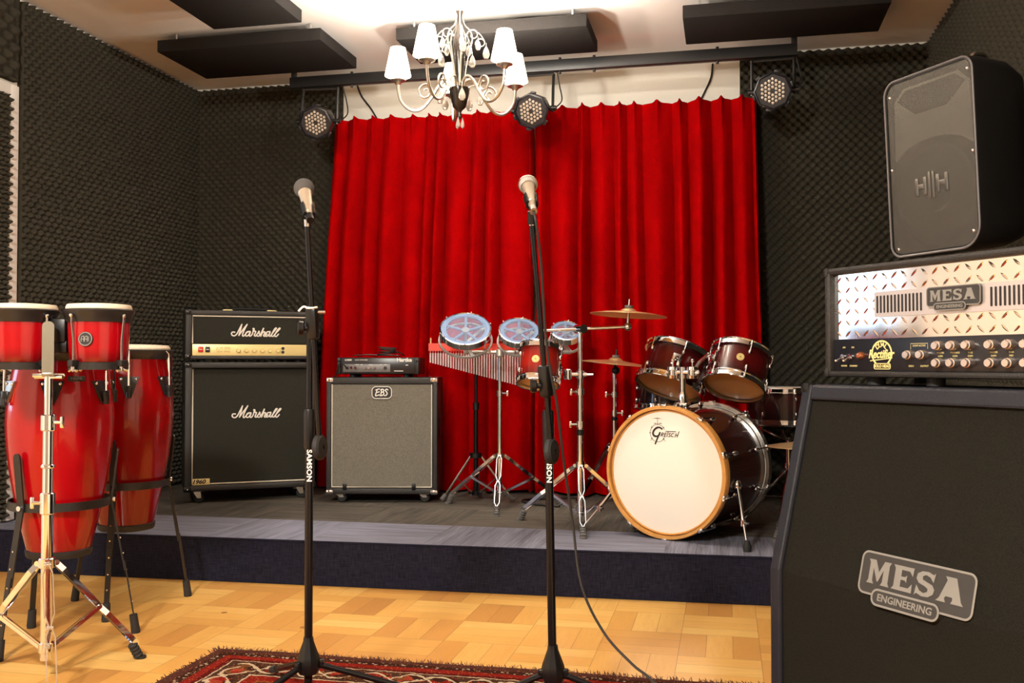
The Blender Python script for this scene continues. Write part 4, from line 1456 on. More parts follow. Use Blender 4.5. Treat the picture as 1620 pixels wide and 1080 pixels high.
def tripod(o, feet, ztop, zlow, r=0.0127, foot='greyrubber', metal='chrome', style='strip'):
    """folding double-braced legs; feet are (x, y) in the stand's own frame"""
    for fx, fy in feet:
        d = Vector((fx, fy, 0))
        R = d.length
        d.normalize()
        e = Vector((-d.y, d.x, 0))
        A = d * 0.026 + Vector((0, 0, ztop))
        B = d * (R - 0.012) + Vector((0, 0, 0.045))
        mid = A.lerp(B, 0.52)
        g = G()
        for s in (-1, 1):
            w = 0.0125 * s
            pts = [A + e * w * 0.25, A.lerp(B, 0.08) + e * w, A.lerp(B, 0.42) + e * w, mid + e * w * 0.15, A.lerp(B, 0.60) + e * w, A.lerp(B, 0.93) + e * w, B + e * w * 0.2]
            for p, q in zip(pts, pts[1:]):
                ribbon(g, p, q, 0.016, 0.0028, e)
        g.cyl(mid - e * 0.008, mid + e * 0.008, 0.006)
        g.cyl(A - e * 0.010, A + e * 0.010, 0.008)
        g.cyl(d * 0.010 + Vector((0, 0, ztop)), A, 0.006)
        lg = g.build('leg', metal, o)
        g = G()
        C0 = d * 0.02 + Vector((0, 0, zlow))
        for s in (-1, 1):
            ribbon(g, C0 + e * 0.007 * s, mid + e * 0.008 * s, 0.011, 0.0025, e)
        g.cyl(d * 0.010 + Vector((0, 0, zlow)), C0, 0.007)
        g.cyl(C0 - e * 0.010, C0 + e * 0.010, 0.005)
        g.build('brace', metal, lg)
        g = G()
        ax = Vector((d.x * 0.5, d.y * 0.5, -1)).normalized()
        for k in range(4):
            g.lathe([(0.0, 0.0), (0.012, 0.0), (0.0155, 0.004), (0.0155, 0.009), (0.012, 0.013), (0.0, 0.013)], 12,
                    Vector((d.x * R, d.y * R, 0)) - ax * (0.058 - k * 0.0125) + d * (-0.004), ax)
        g.lathe([(0, 0), (0.016, 0.0), (0.016, 0.008), (0, 0.010)], 12, (fx, fy, 0.0))
        g.build('rubber_foot', foot, lg)


def clamp(g, z, r=0.02, wing=(1, -0.5, 0)):
    g.cyl((0, 0, z - 0.014), (0, 0, z + 0.014), r)
    w = Vector(wing).normalized()
    g.cyl(w * r * 0.6 + Vector((0, 0, z)), w * (r + 0.024) + Vector((0, 0, z)), 0.005)
    g.box((0, 0, 0), (0.010, 0.006, 0.030), 0.002, Matrix.Translation(w * (r + 0.026) + Vector((0, 0, z))))


def cymbal(name, label, loc, R, tilt, group):
    o = thing(name, label, 'cymbal', loc, group=group, axis=tilt)
    pr = [(0.006, 0.026), (0.018, 0.025), (0.030, 0.019), (0.038, 0.011), (R * 0.4, 0.007), (R * 0.7, 0.001), (R, -0.008)]
    back = [(r, z - 0.0016) for r, z in reversed(pr)]
    G().lathe(pr + back, 64, closed=True).build('plate', 'cymbal', o)
    g = G()
    g.lathe([(0.0065, 0.0265), (0.019, 0.0265), (0.019, 0.037), (0.0065, 0.037)], 16, closed=True)
    g.build('felt_washer', 'greyrubber', o)
    return o


# --- cymbal stand A with boom, in front of the curtain right of the centre
sa = thing('cymbal_stand', 'chrome boom cymbal stand that also carries the small tom', 'cymbal stand', (-0.66, 4.47, ST), 0)
tripod(sa, [(0.052, -0.275), (-0.32, 0.155), (0.30, 0.05)], 0.285, 0.07)
g = G()
g.cyl((0, 0, 0.055), (0, 0, 0.46), 0.0145)
g.cyl((0, 0, 0.45), (0, 0, 0.72), 0.0125)
g.cyl((0, 0, 0.70), (0, 0, 0.905), 0.0105)
g.build('shaft', 'chrome', sa)
G().cyl((0, 0, 0.275), (0, 0, 0.305), 0.021).build('collar', 'chrome', sa)
G().cyl((0, 0, 0.075), (0, 0, 0.1), 0.019).build('collar', 'chrome', sa)
G().cyl((0, 0, 0.425), (0, 0, 0.452), 0.018).build('memory_collar', 'plastic', sa)
for zz, w in ((0.475, (-1, -0.3, 0)), (0.625, (-1, -0.6, 0))):
    g = G()
    clamp(g, zz, 0.0195, w)
    g.build('height_clamp', 'chrome', sa)
bd = Vector((0.966, 0.215, 0.045)).normalized()
tee = Vector((0, 0, 0.915))
g = G()
g.cyl(tee - bd * 0.17, tee + bd * 0.22, 0.0072)
bm_ = g.build('boom_arm', 'chrome', sa)
g = G()
g.cyl(tee + Vector((0.02, -0.02, 0)), tee + Vector((-0.02, 0.02, 0)), 0.021)
g.cyl((0, 0, 0.895), (0, 0, 0.92), 0.016)
g.build('boom_tilter', 'chrome', sa)
g = G()
e = tee + bd * 0.22
g.ball(e, 0.019, 12)
CA = Vector((0.06, 0.035, 1)).normalized()
g.cyl(e, e + CA * 0.128, 0.0042)
g.cyl(e + CA * 0.012, e + CA * 0.078, 0.0072)
g.build('cymbal_tilter', 'nickel', sa)
g = G()
g.cyl((-0.055, -0.02, 0.705), (0.03, 0.0, 0.705), 0.010)
g.cyl((-0.055, -0.02, 0.682), (-0.055, -0.02, 0.730), 0.020, bev=0.004)
g.cyl((0, 0, 0.688), (0, 0, 0.722), 0.020)
g.cyl((0.02, 0, 0.705), (0.060, 0.0, 0.705), 0.006)
g.build('tom_clamp', 'chrome', sa)
ce = Vector(sa.location) + tee + bd * 0.22
cymbal('cymbal', 'upper bronze cymbal at the end of the chrome boom arm', ce + CA * 0.062, 0.178, CA, 'bronze cymbals')
T8 = (0.02, 0.30, 0.95)
t8 = drum('small_tom', 'small bright red tom with cream badge, hanging from the chrome stand', 'drum', (-0.833, 4.338, 0.853), T8, 0.0885, 0.165, 'tomshellr', 5, 0.62, batter='clearbatter',
          badge=ang_to(T8, (-0.02, -1, 0.0)))
g = G()
q8 = Vector(T8).normalized().to_track_quat('Z', 'Y')
dd = q8.inverted() @ (Vector((-0.72, 4.44, 0.90)) - Vector((-0.833, 4.338, 0.853)))
aa = math.atan2(dd.y, dd.x)
g = G(Matrix.Rotation(aa, 4, 'Z'))
g.box((0.0945, 0, 0.085), (0.016, 0.04, 0.07), 0.005)
g.cyl((0.098, 0, 0.09), (0.113, 0, 0.09), 0.010)
g.ball((0.108, 0, 0.075), 0.011, 10)
g.cyl((0.108, 0, 0.09), (0.108, 0.0, 0.03), 0.006)
g.build('mount_bracket', 'chrome', t8)

# --- cymbal stand B
sb = thing('cymbal_stand', 'straight chrome cymbal stand with double-braced legs behind the bass drum', 'cymbal stand', (-0.567, 5.045, ST), 0)
tripod(sb, [(-0.19, -0.13), (0.14, -0.07), (0.0, 0.23)], 0.345, 0.10)
g = G()
g.cyl((0, 0, 0.06), (0, 0, 0.48), 0.0125)
g.cyl((0, 0, 0.47), (0, 0, 0.72), 0.0105)
g.build('shaft', 'chrome', sb)
G().cyl((0, 0, 0.333), (0, 0, 0.36), 0.020).build('collar', 'chrome', sb)
G().cyl((0, 0, 0.085), (0, 0, 0.11), 0.018).build('collar', 'chrome', sb)
for zz, w in ((0.50, (1, -0.3, 0)), (0.595, (-1, -0.4, 0))):
    g = G()
    clamp(g, zz, 0.018, w)
    g.build('height_clamp', 'chrome', sb)
G().cyl((0, 0, 0.462), (0, 0, 0.48), 0.0165).build('memory_collar', 'plastic', sb)
g = G()
g.ball((0.008, -0.004, 0.72), 0.021, 12)
CB = Vector((0.10, 0.0, 1)).normalized()
g.cyl((0, 0, 0.70), Vector((0, 0, 0.70)) + CB * 0.078, 0.0072)
g.cyl((0, 0, 0.70), Vector((0, 0, 0.70)) + CB * 0.130, 0.0042)
g.build('cymbal_tilter', 'blackmetal', sb)
cymbal('cymbal', 'lower bronze cymbal on the straight stand, tilting to the right', Vector(sb.location) + Vector((0, 0, 0.70)) + CB * 0.062, 0.184, CB, 'bronze cymbals')

# --- stands of the half hidden drums
for nm, lab, loc, zt, rr in (('snare_stand', 'chrome stand under the hidden snare behind the bass drum', (-0.300, 5.165, ST), 0.499, 0.20),
                             ('drum_stand', 'chrome tripod stand under the drum beside the large cabinet', (0.30, 5.07, ST), 0.447, 0.20)):
    st = thing(nm, lab, 'drum stand', loc)
    LR = 0.17 if nm == 'snare_stand' else 0.24
    g = G()
    g.cyl((0, 0, 0.05), (0, 0, zt - 0.06), 0.0125)
    g.build('shaft', 'chrome', st)
    for k in range(3):
        a = 2 * PI * k / 3 + (0.5 if nm == 'snare_stand' else 2.4)
        d = Vector((math.cos(a), math.sin(a), 0))
        g = G()
        g.tube([Vector((0, 0, 0.22)) + d * 0.012, d * LR + Vector((0, 0, 0.012))], 0.0075, 8)
        lg = g.build('leg', 'chrome', st)
        g = G()
        g.cyl(d * (LR - 0.015) + Vector((0, 0, 0.024)), d * (LR + 0.01) + Vector((0, 0, 0.011)), 0.011)
        g.build('rubber_foot', 'rubber', lg)
        g = G()
        r1 = 0.16
        g.tube([Vector((0, 0, zt - 0.075)), d * 0.06 + Vector((0, 0, zt - 0.06)), d * r1 + Vector((0, 0, zt - 0.030)), d * (r1 + 0.012) + Vector((0, 0, zt - 0.012))], 0.007, 8)
        g.build('basket_arm', 'chrome', st)
    g = G()
    clamp(g, zt * 0.55, 0.019)
    g.build('height_clamp', 'chrome', st)
# --- slanting cymbal half hidden behind the large cabinet, on its own stand
sc_ = thing('cymbal_stand', 'slim chrome stand just left of the large cabinet edge, half hidden', 'cymbal stand', (0.32, 4.46, ST), 0)
tripod(sc_, [(-0.12, -0.14), (0.19, -0.05), (-0.02, 0.2)], 0.22, 0.08, metal='nickel')
g = G()
g.cyl((0, 0, 0.05), (0, 0, 0.40), 0.011)
g.build('shaft', 'nickel', sc_)
for zz in (0.24, 0.37):
    g = G()
    clamp(g, zz, 0.018, (-1, -0.6, 0))
    g.build('height_clamp', 'chrome', sc_)
g = G()
g.cyl((0, 0, 0.39), (0.0, 0.0, 0.448), 0.0042)
g.build('cymbal_rod', 'nickel', sc_)
cymbal('cymbal', 'low cymbal at the edge of the large cabinet, under the half hidden drum', Vector(sc_.location) + Vector((0, 0, 0.400)), 0.15, (0, 0, 1), 'bronze cymbals')


# ------------------------------------------------------------------ tunable frame drums on their stand
def frame_drum(label, loc, R, axis, rot):
    o = thing('frame_drum', label, 'drum', loc, group='three clear-headed frame drums on one stand', axis=axis)
    G().lathe([(R + 0.002, 0.010), (R + 0.008, 0.008), (R + 0.008, -0.026), (R + 0.003, -0.028), (R - 0.001, -0.020), (R - 0.001, 0.004)], 56, closed=True).build('rim', 'chrome', o)
    G().lathe([(0, 0.006), (R - 0.001, 0.006), (R - 0.001, 0.004), (0, 0.004)], 48).build('clear_head', 'bluehead', o)
    G().lathe([(R * 0.99, 0.0045), (R * 0.80, 0.0035), (R * 0.80, -0.004), (R * 0.99, -0.004)], 48, closed=True).build('spoke_ring', 'bluerim', o)
    for k in range(5):
        a = 2 * PI * k / 5 + rot
        d = Vector((math.cos(a), math.sin(a), 0))
        g = G()
        ribbon(g, d * 0.012 + Vector((0, 0, -0.010)), d * R * 0.82 + Vector((0, 0, -0.001)), 0.013, 0.006, (0, 0, 1))
        g.build('spoke', 'bluerim', o)
    g = G()
    g.cyl((0, 0, -0.016), (0, 0, 0.0), 0.020)
    g.cyl((0, 0, -0.096), (0, 0, -0.01), 0.008)
    g.build('hub', 'alu', o)
    z2 = -0.072
    R2 = R + 0.012
    g = G()
    g.lathe([(R2 + 0.004, z2 + 0.004), (R2 + 0.004, z2 - 0.006), (R2 - 0.006, z2 - 0.006), (R2 - 0.006, z2 + 0.004)], 48, closed=True)
    g.build('tuning_ring', 'alu', o)
    for k in range(3):
        a = 2 * PI * k / 3 + rot + 0.5
        d = Vector((math.cos(a), math.sin(a), 0))
        g = G()
        ribbon(g, d * 0.006 + Vector((0, 0, z2 - 0.02)), d * R2 + Vector((0, 0, z2)), 0.017, 0.006, (0, 0, 1))
        g.build('tuning_arm', 'alu', o)
    for k in range(6):
        a = 2 * PI * k / 6 + rot
        d = Vector((math.cos(a), math.sin(a), 0))
        g = G()
        g.cyl(d * (R + 0.010) + Vector((0, 0, -0.080)), d * (R + 0.010) + Vector((0, 0, 0.010)), 0.0028, n=6)
        g.ball(d * (R + 0.010) + Vector((0, 0, 0.006)), 0.006, 8)
        g.build('tension_rod', 'chrome', o)
    return o


RS = Vector((-1.158, 4.97, ST))
rs = thing('frame_drum_stand', 'chrome tripod stand with a cross bar in front of the red curtain', 'drum stand', RS)
tripod(rs, [(0.045, -0.265), (-0.315, 0.115), (0.30, 0.155)], 0.275, 0.085)
g = G()
g.cyl((0, 0, 0.05), (0, 0, 0.60), 0.0125)
g.cyl((0, 0, 0.58), (0, 0, 0.80), 0.0105)
g.build('shaft', 'chrome', rs)
G().cyl((0, 0, 0.262), (0, 0, 0.29), 0.020).build('collar', 'chrome', rs)
G().cyl((0, 0, 0.072), (0, 0, 0.096), 0.018).build('collar', 'chrome', rs)
g = G()
clamp(g, 0.60, 0.018, (1, -0.2, 0))
g.build('height_clamp', 'chrome', rs)
BD = Vector((0.977, 0.215, 0))
g = G()
g.cyl(BD * -0.19 + Vector((0, 0, 0.815)), BD * 0.37 + Vector((0, 0, 0.815)), 0.0105)
g.build('cross_bar', 'alu', rs)
g = G()
g.cyl((0, 0, 0.790), (0, 0, 0.832), 0.0225, bev=0.006)
g.build('bar_clamp', 'alu', rs)
FA = (0.17, -0.64, 0.75)
for lab, off, R, z, yy in (('largest frame drum with a clear blue head, leftmost of the three on the chrome stand', -0.165, 0.126, 1.117, -0.055),
                           ('middle-sized frame drum with a clear blue head, in the middle of the three', 0.108, 0.100, 1.108, -0.03),
                           ('smallest frame drum with a clear blue head, rightmost behind the boom arm', 0.352, 0.074, 1.108, -0.03)):
    p = RS + BD * off
    fd = frame_drum(lab, (p.x, p.y + yy, z), R, FA, 0.3)
    # bracket down to the bar, part of the stand
    a = Vector((p.x, p.y + yy, z)) - Vector(FA).normalized() * 0.112 - RS
    b = BD * (off + 0.0) + Vector((0, 0, 0.815))
    g = G()
    g.tube([a, b], 0.0085, 8)
    g.ball(a, 0.013, 10)
    g.build('drum_bracket', 'alu', rs)

# ------------------------------------------------------------------ bar chimes
CS = Vector((-1.356, 5.24, ST))
cs = thing('chime_stand', 'slim black tripod stand under the bar chimes', 'stand', CS)
g = G()
g.cyl((0, 0, 0.03), (0, 0, 0.52), 0.0125)
g.cyl((0, 0, 0.50), (0, 0, 0.815), 0.0095)
g.build('shaft', 'glossblack', cs)
g = G()
g.cyl((0, 0, 0.235), (0, 0, 0.262), 0.036)
g.build('hub', 'plastic', cs)
G().cyl((0, 0, 0.03), (0, 0, 0.055), 0.024).build('lower_hub', 'plastic', cs)
G().cyl((0, 0, 0.50), (0, 0, 0.54), 0.018).build('height_clamp', 'plastic', cs)
for fx, fy in ((-0.168, -0.098), (0.215, -0.02), (-0.01, 0.125)):
    g = G()
    d = Vector((fx, fy, 0))
    p0 = d.normalized() * 0.03 + Vector((0, 0, 0.245))
    p1 = d * 0.94 + Vector((0, 0, 0.024))
    g.tube([p0, p1], 0.0062, 8)
    g.tube([d.normalized() * 0.02 + Vector((0, 0, 0.042)), p0.lerp(p1, 0.52)], 0.004, 6)
    lg = g.build('leg', 'nickel', cs)
    G().cyl(p0.lerp(p1, 0.93), d + Vector((0, 0, 0.011)), 0.0125, 0.014).build('rubber_foot', 'greyrubber', lg)
cb = thing('bar_chimes', 'bar chimes: slim metal tubes hanging in order of length from an orange-red bar', 'chimes', CS + Vector((0.0055, -0.0215, 0.825)), 12.4)
part(G().xprism([(-0.011, 0.0), (0.011, 0.0), (0.011, 0.042), (-0.011, 0.042)], -0.262, 0.262).build('chime_bar', 'redlac', cb), 'orange-red wooden bar')
G().box((0, 0.016, -0.002), (0.035, 0.045, 0.014), 0.003).build('mount', 'plastic', cb)
g = G()
g.cyl((-0.250, -0.002, 0.04), (-0.250, -0.002, 0.072), 0.004)
g.build('end_peg', 'goldprint', cb)
NC = 36
for k in range(NC):
    x = -0.252 + k * 0.0142
    L = 0.052 + (k / (NC - 1)) * 0.130
    g = G()
    g.cyl((x, 0.0, -0.012 - L), (x, 0.0, -0.012), 0.0046, n=8)
    c = g.build('chime', 'chime', cb)
    g = G()
    g.tube([(x, 0.0, -0.0125), (x, 0.0, 0.004)], 0.0012, 4)
    g.build('cord', 'tape', c)
g = G()
g.tube(catmull([(-0.80, 5.43, ST + 0.008), (-0.95, 5.36, ST + 0.008), (-1.05, 5.30, ST + 0.008), (-1.09, 5.22, ST + 0.008), (-1.0, 5.12, ST + 0.008), (-0.86, 5.07, ST + 0.008)], 8), 0.008, 6)
tag(g.build('stage_cable', 'cable'), 'thick black cable lying on the stage carpet behind the frame drum stand', 'cable')


# ------------------------------------------------------------------ rug
RX0, RX1, RY0, RY1 = -1.635, 0.12, 0.45, 2.945
g = G()
nu, nv = 36, 50
rnd = random.Random(11)
vs, fs = [], []
for j in range(nv):
    for i in range(nu):
        x = RX0 + (RX1 - RX0) * i / (nu - 1)
        y = RY0 + (RY1 - RY0) * j / (nv - 1)
        e = min(i, nu - 1 - i, j, nv - 1 - j)
        vs.append((x + (0.006 * math.sin(y * 9) if e == 0 else 0), y + (0.006 * math.sin(x * 8) if e == 0 else 0), 0.0075 if e else 0.0055))
n0 = len(vs)
vs += [(x, y, 0.0006) for x, y, z in vs]
for j in range(nv - 1):
    for i in range(nu - 1):
        a = j * nu + i
        fs.append([a, a + 1, a + nu + 1, a + nu])
        fs.append([a + n0, a + n0 + nu, a + n0 + nu + 1, a + n0 + 1])
rim = list(range(nu)) + [j * nu + nu - 1 for j in range(1, nv)] + [(nv - 1) * nu + i for i in range(nu - 2, -1, -1)] + [j * nu for j in range(nv - 2, 0, -1)]
for a, b in zip(rim, rim[1:] + rim[:1]):
    fs.append([a, a + n0, b + n0, b])
g.add(vs, fs)
rug = tag(g.build('rug', 'rug'), 'worn red and brown patterned rug with frayed edges under the microphone stands', 'rug')
g = G()
for k in range(1000):
    side = rnd.random()
    if side < 0.72:
        x, y = rnd.uniform(RX0, RX1), RY1 - 0.004
        dx, dy = rnd.uniform(-0.012, 0.012), rnd.uniform(0.001, 0.020)
    else:
        x, y = RX0 + 0.004, rnd.uniform(1.6, RY1)
        dx, dy = -rnd.uniform(0.003, 0.014), rnd.uniform(-0.010, 0.010)
    z1 = rnd.uniform(0.002, 0.013)
    w = 0.0011
    g.add([(x - w, y - w, 0.004), (x + w, y + w, 0.004), (x + dx * 0.6 + w, y + dy * 0.6, 0.004 + z1 * 0.8), (x + dx, y + dy, 0.003 + z1)], [[0, 1, 2], [0, 2, 3]])
stuff(g.build('fringe', 'fringe', rug, smooth=False))


# ------------------------------------------------------------------ congas and their stands
CPROF = [(0.096, 0.004), (0.103, 0.03), (0.124, 0.12), (0.143, 0.21), (0.159, 0.31), (0.1685, 0.41), (0.1695, 0.47), (0.163, 0.55), (0.150, 0.63), (0.142, 0.672)]


def conga_r(z):
    for (r0, z0), (r1, z1) in zip(CPROF[:-1], CPROF[1:]):
        if z0 <= z <= z1:
            return r0 + (r1 - r0) * (z - z0) / (z1 - z0)
    return 0.14


def plate_poly(w, h, up=1):
    return [(-w / 2, h / 2), (w / 2, h / 2), (w * 0.24, -h * 0.28), (w * 0.17, -h / 2), (-w * 0.17, -h / 2), (-w * 0.24, -h * 0.28)]


def make_conga(label, loc, m, plate_angles, chrome_plate=None, sc=1.0):
    o = thing('conga_drum', label, 'drum', loc, group='tall red conga drums')
    prof = [(p.x, p.y) for p in catmull([(r, z, 0) for r, z in CPROF], 4)]
    inner = [(r - 0.011, z) for r, z in prof[::-1]]
    G().lathe(prof + inner, 64, closed=True).build('shell', m, o, ang=60)
    G().lathe([(0.088, 0.0), (0.100, -0.001), (0.1035, 0.003), (0.1065, 0.022), (0.1025, 0.024), (0.088, 0.02)], 48, closed=True).build('base_ring', 'rubber', o)
    G().lathe([(0.143, 0.655), (0.158, 0.668), (0.168, 0.684), (0.170, 0.690), (0.162, 0.694), (0.150, 0.689), (0.143, 0.68)], 56, closed=True).build('rim', 'blackmetal', o)
    part(G().lathe([(0.144, 0.670), (0.156, 0.690), (0.157, 0.700), (0.150, 0.711), (0.10, 0.714), (0, 0.715), (0, 0.706), (0.13, 0.703)], 56).build('head', 'skin', o), 'cream skin head')
    for k, a in enumerate(plate_angles):
        rot = Matrix.Rotation(a, 4, 'Z')
        zp = 0.555
        tilt = Matrix.Translation((conga_r(zp) + 0.002, 0, zp)) @ Matrix.Rotation(-0.22, 4, 'Y') @ Matrix.Rotation(PI / 2, 4, 'Z')
        g = G(rot)
        g.prism(plate_poly(0.074, 0.072), -0.005, 0.003, tilt)
        pm = 'nickel' if chrome_plate == k else 'blackmetal'
        pl = g.build('side_plate', pm, o)
        if chrome_plate == k:
            part(pl, 'bare metal side plate')
        for s in (-1, 1):
            g = G(rot)
            g.add(*_ball((s * 0.026, -0.006, 0.026), 0.0055), tilt)
            g.build('bolt', 'chrome', pl)
        g = G(rot)
        g.tube([(0.166, 0, 0.688), (0.178, 0, 0.676), (0.180, 0, 0.62), (0.181, 0, 0.555)], 0.0042, 8)
        g.cyl((0.181, 0, 0.556), (0.1815, 0, 0.522), 0.0075)
        g.build('tension_hook', 'chrome', o)
        g = G(rot)
        g.box((0.180, 0, 0.545), (0.018, 0.020, 0.026), 0.003)
        g.cyl((0.1815, 0, 0.512), (0.1815, 0, 0.537), 0.010)
        g.build('hook_bracket', 'blackmetal', o)
    return o


def _ball(c, r):
    s = G()
    s.ball(c, r, 10)
    return s.v, s.f


def conga_stand(label, loc, dirs, zring):
    """three flat legs bolted to a ring round the drum; z measured from the floor"""
    o = thing('conga_stand', label, 'drum stand', loc, group='black conga stands')
    RB = 0.1555
    G().lathe([(RB, zring - 0.014), (RB + 0.004, zring - 0.014), (RB + 0.004, zring + 0.014), (RB, zring + 0.014)], 56, closed=True).build('support_ring', 'blackmetal', o)
    for (dx, dy, L) in dirs:
        d = Vector((dx, dy, 0)).normalized()
        e = Vector((-d.y, d.x, 0))
        top = d * 0.181 + Vector((0, 0, zring + 0.165))
        midp = d * (RB + 0.007) + Vector((0, 0, zring))
        foot = d * L + Vector((0, 0, 0.02))
        g = G()
        ribbon(g, top, midp, 0.027, 0.006, d)
        g.cyl(top - d * 0.003, top + d * 0.003, 0.0135)
        ribbon(g, midp, midp.lerp(foot, 0.55), 0.024, 0.006, d)
        ribbon(g, midp.lerp(foot, 0.48) + d * 0.004, foot, 0.019, 0.005, d)
        lg = g.build('leg', 'blackmetal', o)
        g = G()
        g.cyl(midp + d * 0.002, midp + d * 0.012, 0.0085)
        g.build('ring_bolt', 'chrome', lg)
        for t in (0.30, 0.42, 0.55, 0.68, 0.80):
            g = G()
            q = midp.lerp(foot, t) + d * 0.003
            g.cyl(q, q + d * 0.004, 0.0032, n=8)
            g.build('hole_rivet', 'nickel', lg)
        ft_ = G()
        ft_.cyl(midp.lerp(foot, 0.90), d * L + Vector((0, 0, 0.0)) + Vector((0, 0, 0.008)), 0.0135, 0.0155)
        ft_.lathe([(0, 0), (0.015, 0), (0.016, 0.012), (0, 0.014)], 12, d * L)
        ft_.build('rubber_foot', 'rubber', lg)
    return o


def toward_cam(x, y, off=0.0):
    return math.atan2(-y, -x) + off


c1 = (-2.22, 2.925)
c2 = (-2.285, 3.402)
a1 = toward_cam(*c1)
a2 = toward_cam(*c2)
cg1 = make_conga('tall bright red conga in front, right behind the bongo stand', (*c1, 0.292), 'conga', [a1 - 0.17, a1 - 1.22, a1 + 0.86, a1 + 1.9, a1 + 2.95, a1 - 2.25], 1)
cg2 = make_conga('tall darker red conga standing behind the bright one, near the stage', (*c2, 0.300), 'congadark', [a2 + 0.02, a2 + 0.96, a2 - 1.02, a2 + 2.0, a2 + 3.05, a2 - 2.1])
g = G()
ba = a1 + 0.30
zb = 0.598
mt = Matrix.Rotation(ba, 4, 'Z') @ Matrix.Translation((conga_r(zb) + 0.0015, 0, zb)) @ Matrix.Rotation(-0.20, 4, 'Y') @ Matrix.Rotation(PI / 2, 4, 'Z')
g.box((0, 0, 0), (0.054, 0.006, 0.017), 0.002, mt)
bd = g.build('name_badge', 'ink', cg1)
g = G()
g.text('MEINL', 0.012, (0, -0.0034, 0), 0.0004, mtx=mt, sx=1.2)
g.build('badge_lettering', 'silver', bd)
conga_stand('black three-legged stand round the front bright red conga', (*c1, 0), [(-0.03, -0.23, 0.245), (0.20, 0.146, 0.245), (-0.184, 0.11, 0.235)], 0.470)
conga_stand('black three-legged stand round the darker conga behind', (*c2, 0), [(0.148, 0.188, 0.245), (0.07, -0.225, 0.235), (-0.245, 0.026, 0.245)], 0.478)

# ------------------------------------------------------------------ bongos on their stand
BO = Vector((-1.987, 2.611, 0.925))
bo = thing('bongo_drums', 'pair of small red bongos with cream heads on a chrome stand', 'drum', BO, 12.4)
for sx, R, m in ((-0.119, 0.104, 'large_drum'), (0.119, 0.0955, 'small_drum')):
    pr = [(R * 0.80, 0.0), (R * 0.865, 0.03), (R * 0.905, 0.08), (R * 0.925, 0.13), (R * 0.915, 0.172)]
    pr = [(p.x, p.y) for p in catmull([(r, z, 0) for r, z in pr], 4)]
    sh = G().lathe(pr + [(r - 0.008, z) for r, z in pr[::-1]], 56, closed=True).build('shell', 'bongo', bo)
    sh.location = (sx, 0, 0)
    G().lathe([(R * 0.95, 0.140), (R * 1.00, 0.158), (R * 1.075, 0.170), (R * 1.085, 0.176), (R * 1.0, 0.180), (R * 0.95, 0.172)], 56, (sx, 0, 0), closed=True).build('rim', 'blackmetal', bo)
    part(G().lathe([(R * 0.93, 0.168), (R * 0.985, 0.176), (R * 0.99, 0.186), (R * 0.95, 0.194), (R * 0.6, 0.197), (0, 0.198), (0, 0.190), (R * 0.88, 0.186)], 56, (sx, 0, 0)).build('head', 'skin', bo), 'cream skin head')
    G().lathe([(R * 0.82, -0.003), (R * 0.89, -0.003), (R * 0.90, 0.018), (R * 0.862, 0.020), (R * 0.82, 0.01)], 48, (sx, 0, 0), closed=True).build('lower_ring', 'blackmetal', bo)
    for k in range(4):
        a = -PI / 2 + 1.13 + k * PI / 2
        d = Vector((math.cos(a), math.sin(a), 0))
        c = Vector((sx, 0, 0))
        g = G()
        g.tube([c + d * (R * 1.075) + Vector((0, 0, 0.156)), c + d * (R * 1.06) + Vector((0, 0, 0.140)), c + d * (R * 0.985) + Vector((0, 0, 0.082)), c + d * (R * 0.985) + Vector((0, 0, 0.0))], 0.0037, 8)
        g.ball(c + d * (R * 1.07) + Vector((0, 0, 0.158)), 0.0065, 8)
        g.build('tension_rod', 'chrome', bo)
        g = G()
        q = c + d * (R * 0.985) + Vector((0, 0, 0.016))
        g.box((0, 0, 0), (0.026, 0.022, 0.020), 0.003, Matrix.Translation(q) @ Matrix.Rotation(a, 4, 'Z'))
        rb = g.build('rod_block', 'blackmetal', bo)
        g = G()
        q = c + d * (R * 0.985)
        g.cyl(q + Vector((0, 0, -0.006)), q + Vector((0, 0, 0.008)), 0.0065)
        e = Vector((-d.y, d.x, 0))
        g.tube([q - e * 0.016 + Vector((0, 0, -0.007)), q + Vector((0, 0, 0.0)), q + e * 0.016 + Vector((0, 0, -0.007))], 0.0045, 6)
        g.build('wing_nut', 'nickel', rb)
g = G()
g.box((0.0, 0, 0.115), (0.058, 0.06, 0.075), 0.008)
g.box((0.0, 0.0, 0.068), (0.060, 0.045, 0.04), 0.004)
g.build('center_block', 'plastic', bo)
g = G()
R = 0.0955
aa = -PI / 2 - 0.02
mt = Matrix.Translation((0.119, 0, 0)) @ Matrix.Rotation(aa, 4, 'Z') @ Matrix.Translation((R * 0.925, 0, 0.088)) @ Matrix.Rotation(-0.05, 4, 'Y') @ Matrix.Rotation(PI / 2, 4, 'Z')
g.lathe([(0, -0.004), (0.0205, -0.004), (0.0215, 0.0035), (0.0, 0.0035)], 32, (0, 0, 0), (0, -1, 0))
g2 = G()
g2.add(g.v, g.f, mt)
bd = g2.build('badge', 'ink', bo)
g = G()
sub = G()
sub.stroke([(0.0192 * math.cos(t * PI / 16), 0.0192 * math.sin(t * PI / 16)) for t in range(32)], 0.0013, -0.0036, 0.4, closed=True)
for dx in (-0.0085, 0.0015):
    sub.stroke([(dx - 0.004, -0.007), (dx - 0.003, 0.004), (dx, 0.0078), (dx + 0.004, 0.0078), (dx + 0.0045, 0.0), (dx + 0.0045, -0.007)], 0.0012, -0.0036, 0.4)
    sub.stroke([(dx - 0.003, -0.0005), (dx + 0.0045, -0.0005)], 0.0011, -0.0036, 0.4, smooth=False)
sub.stroke([(0.0095, -0.006), (0.0095, 0.006)], 0.0010, -0.0036, 0.4, smooth=False)
g.add(sub.v, sub.f, mt)
g.build('badge_mark', 'silver', bd)

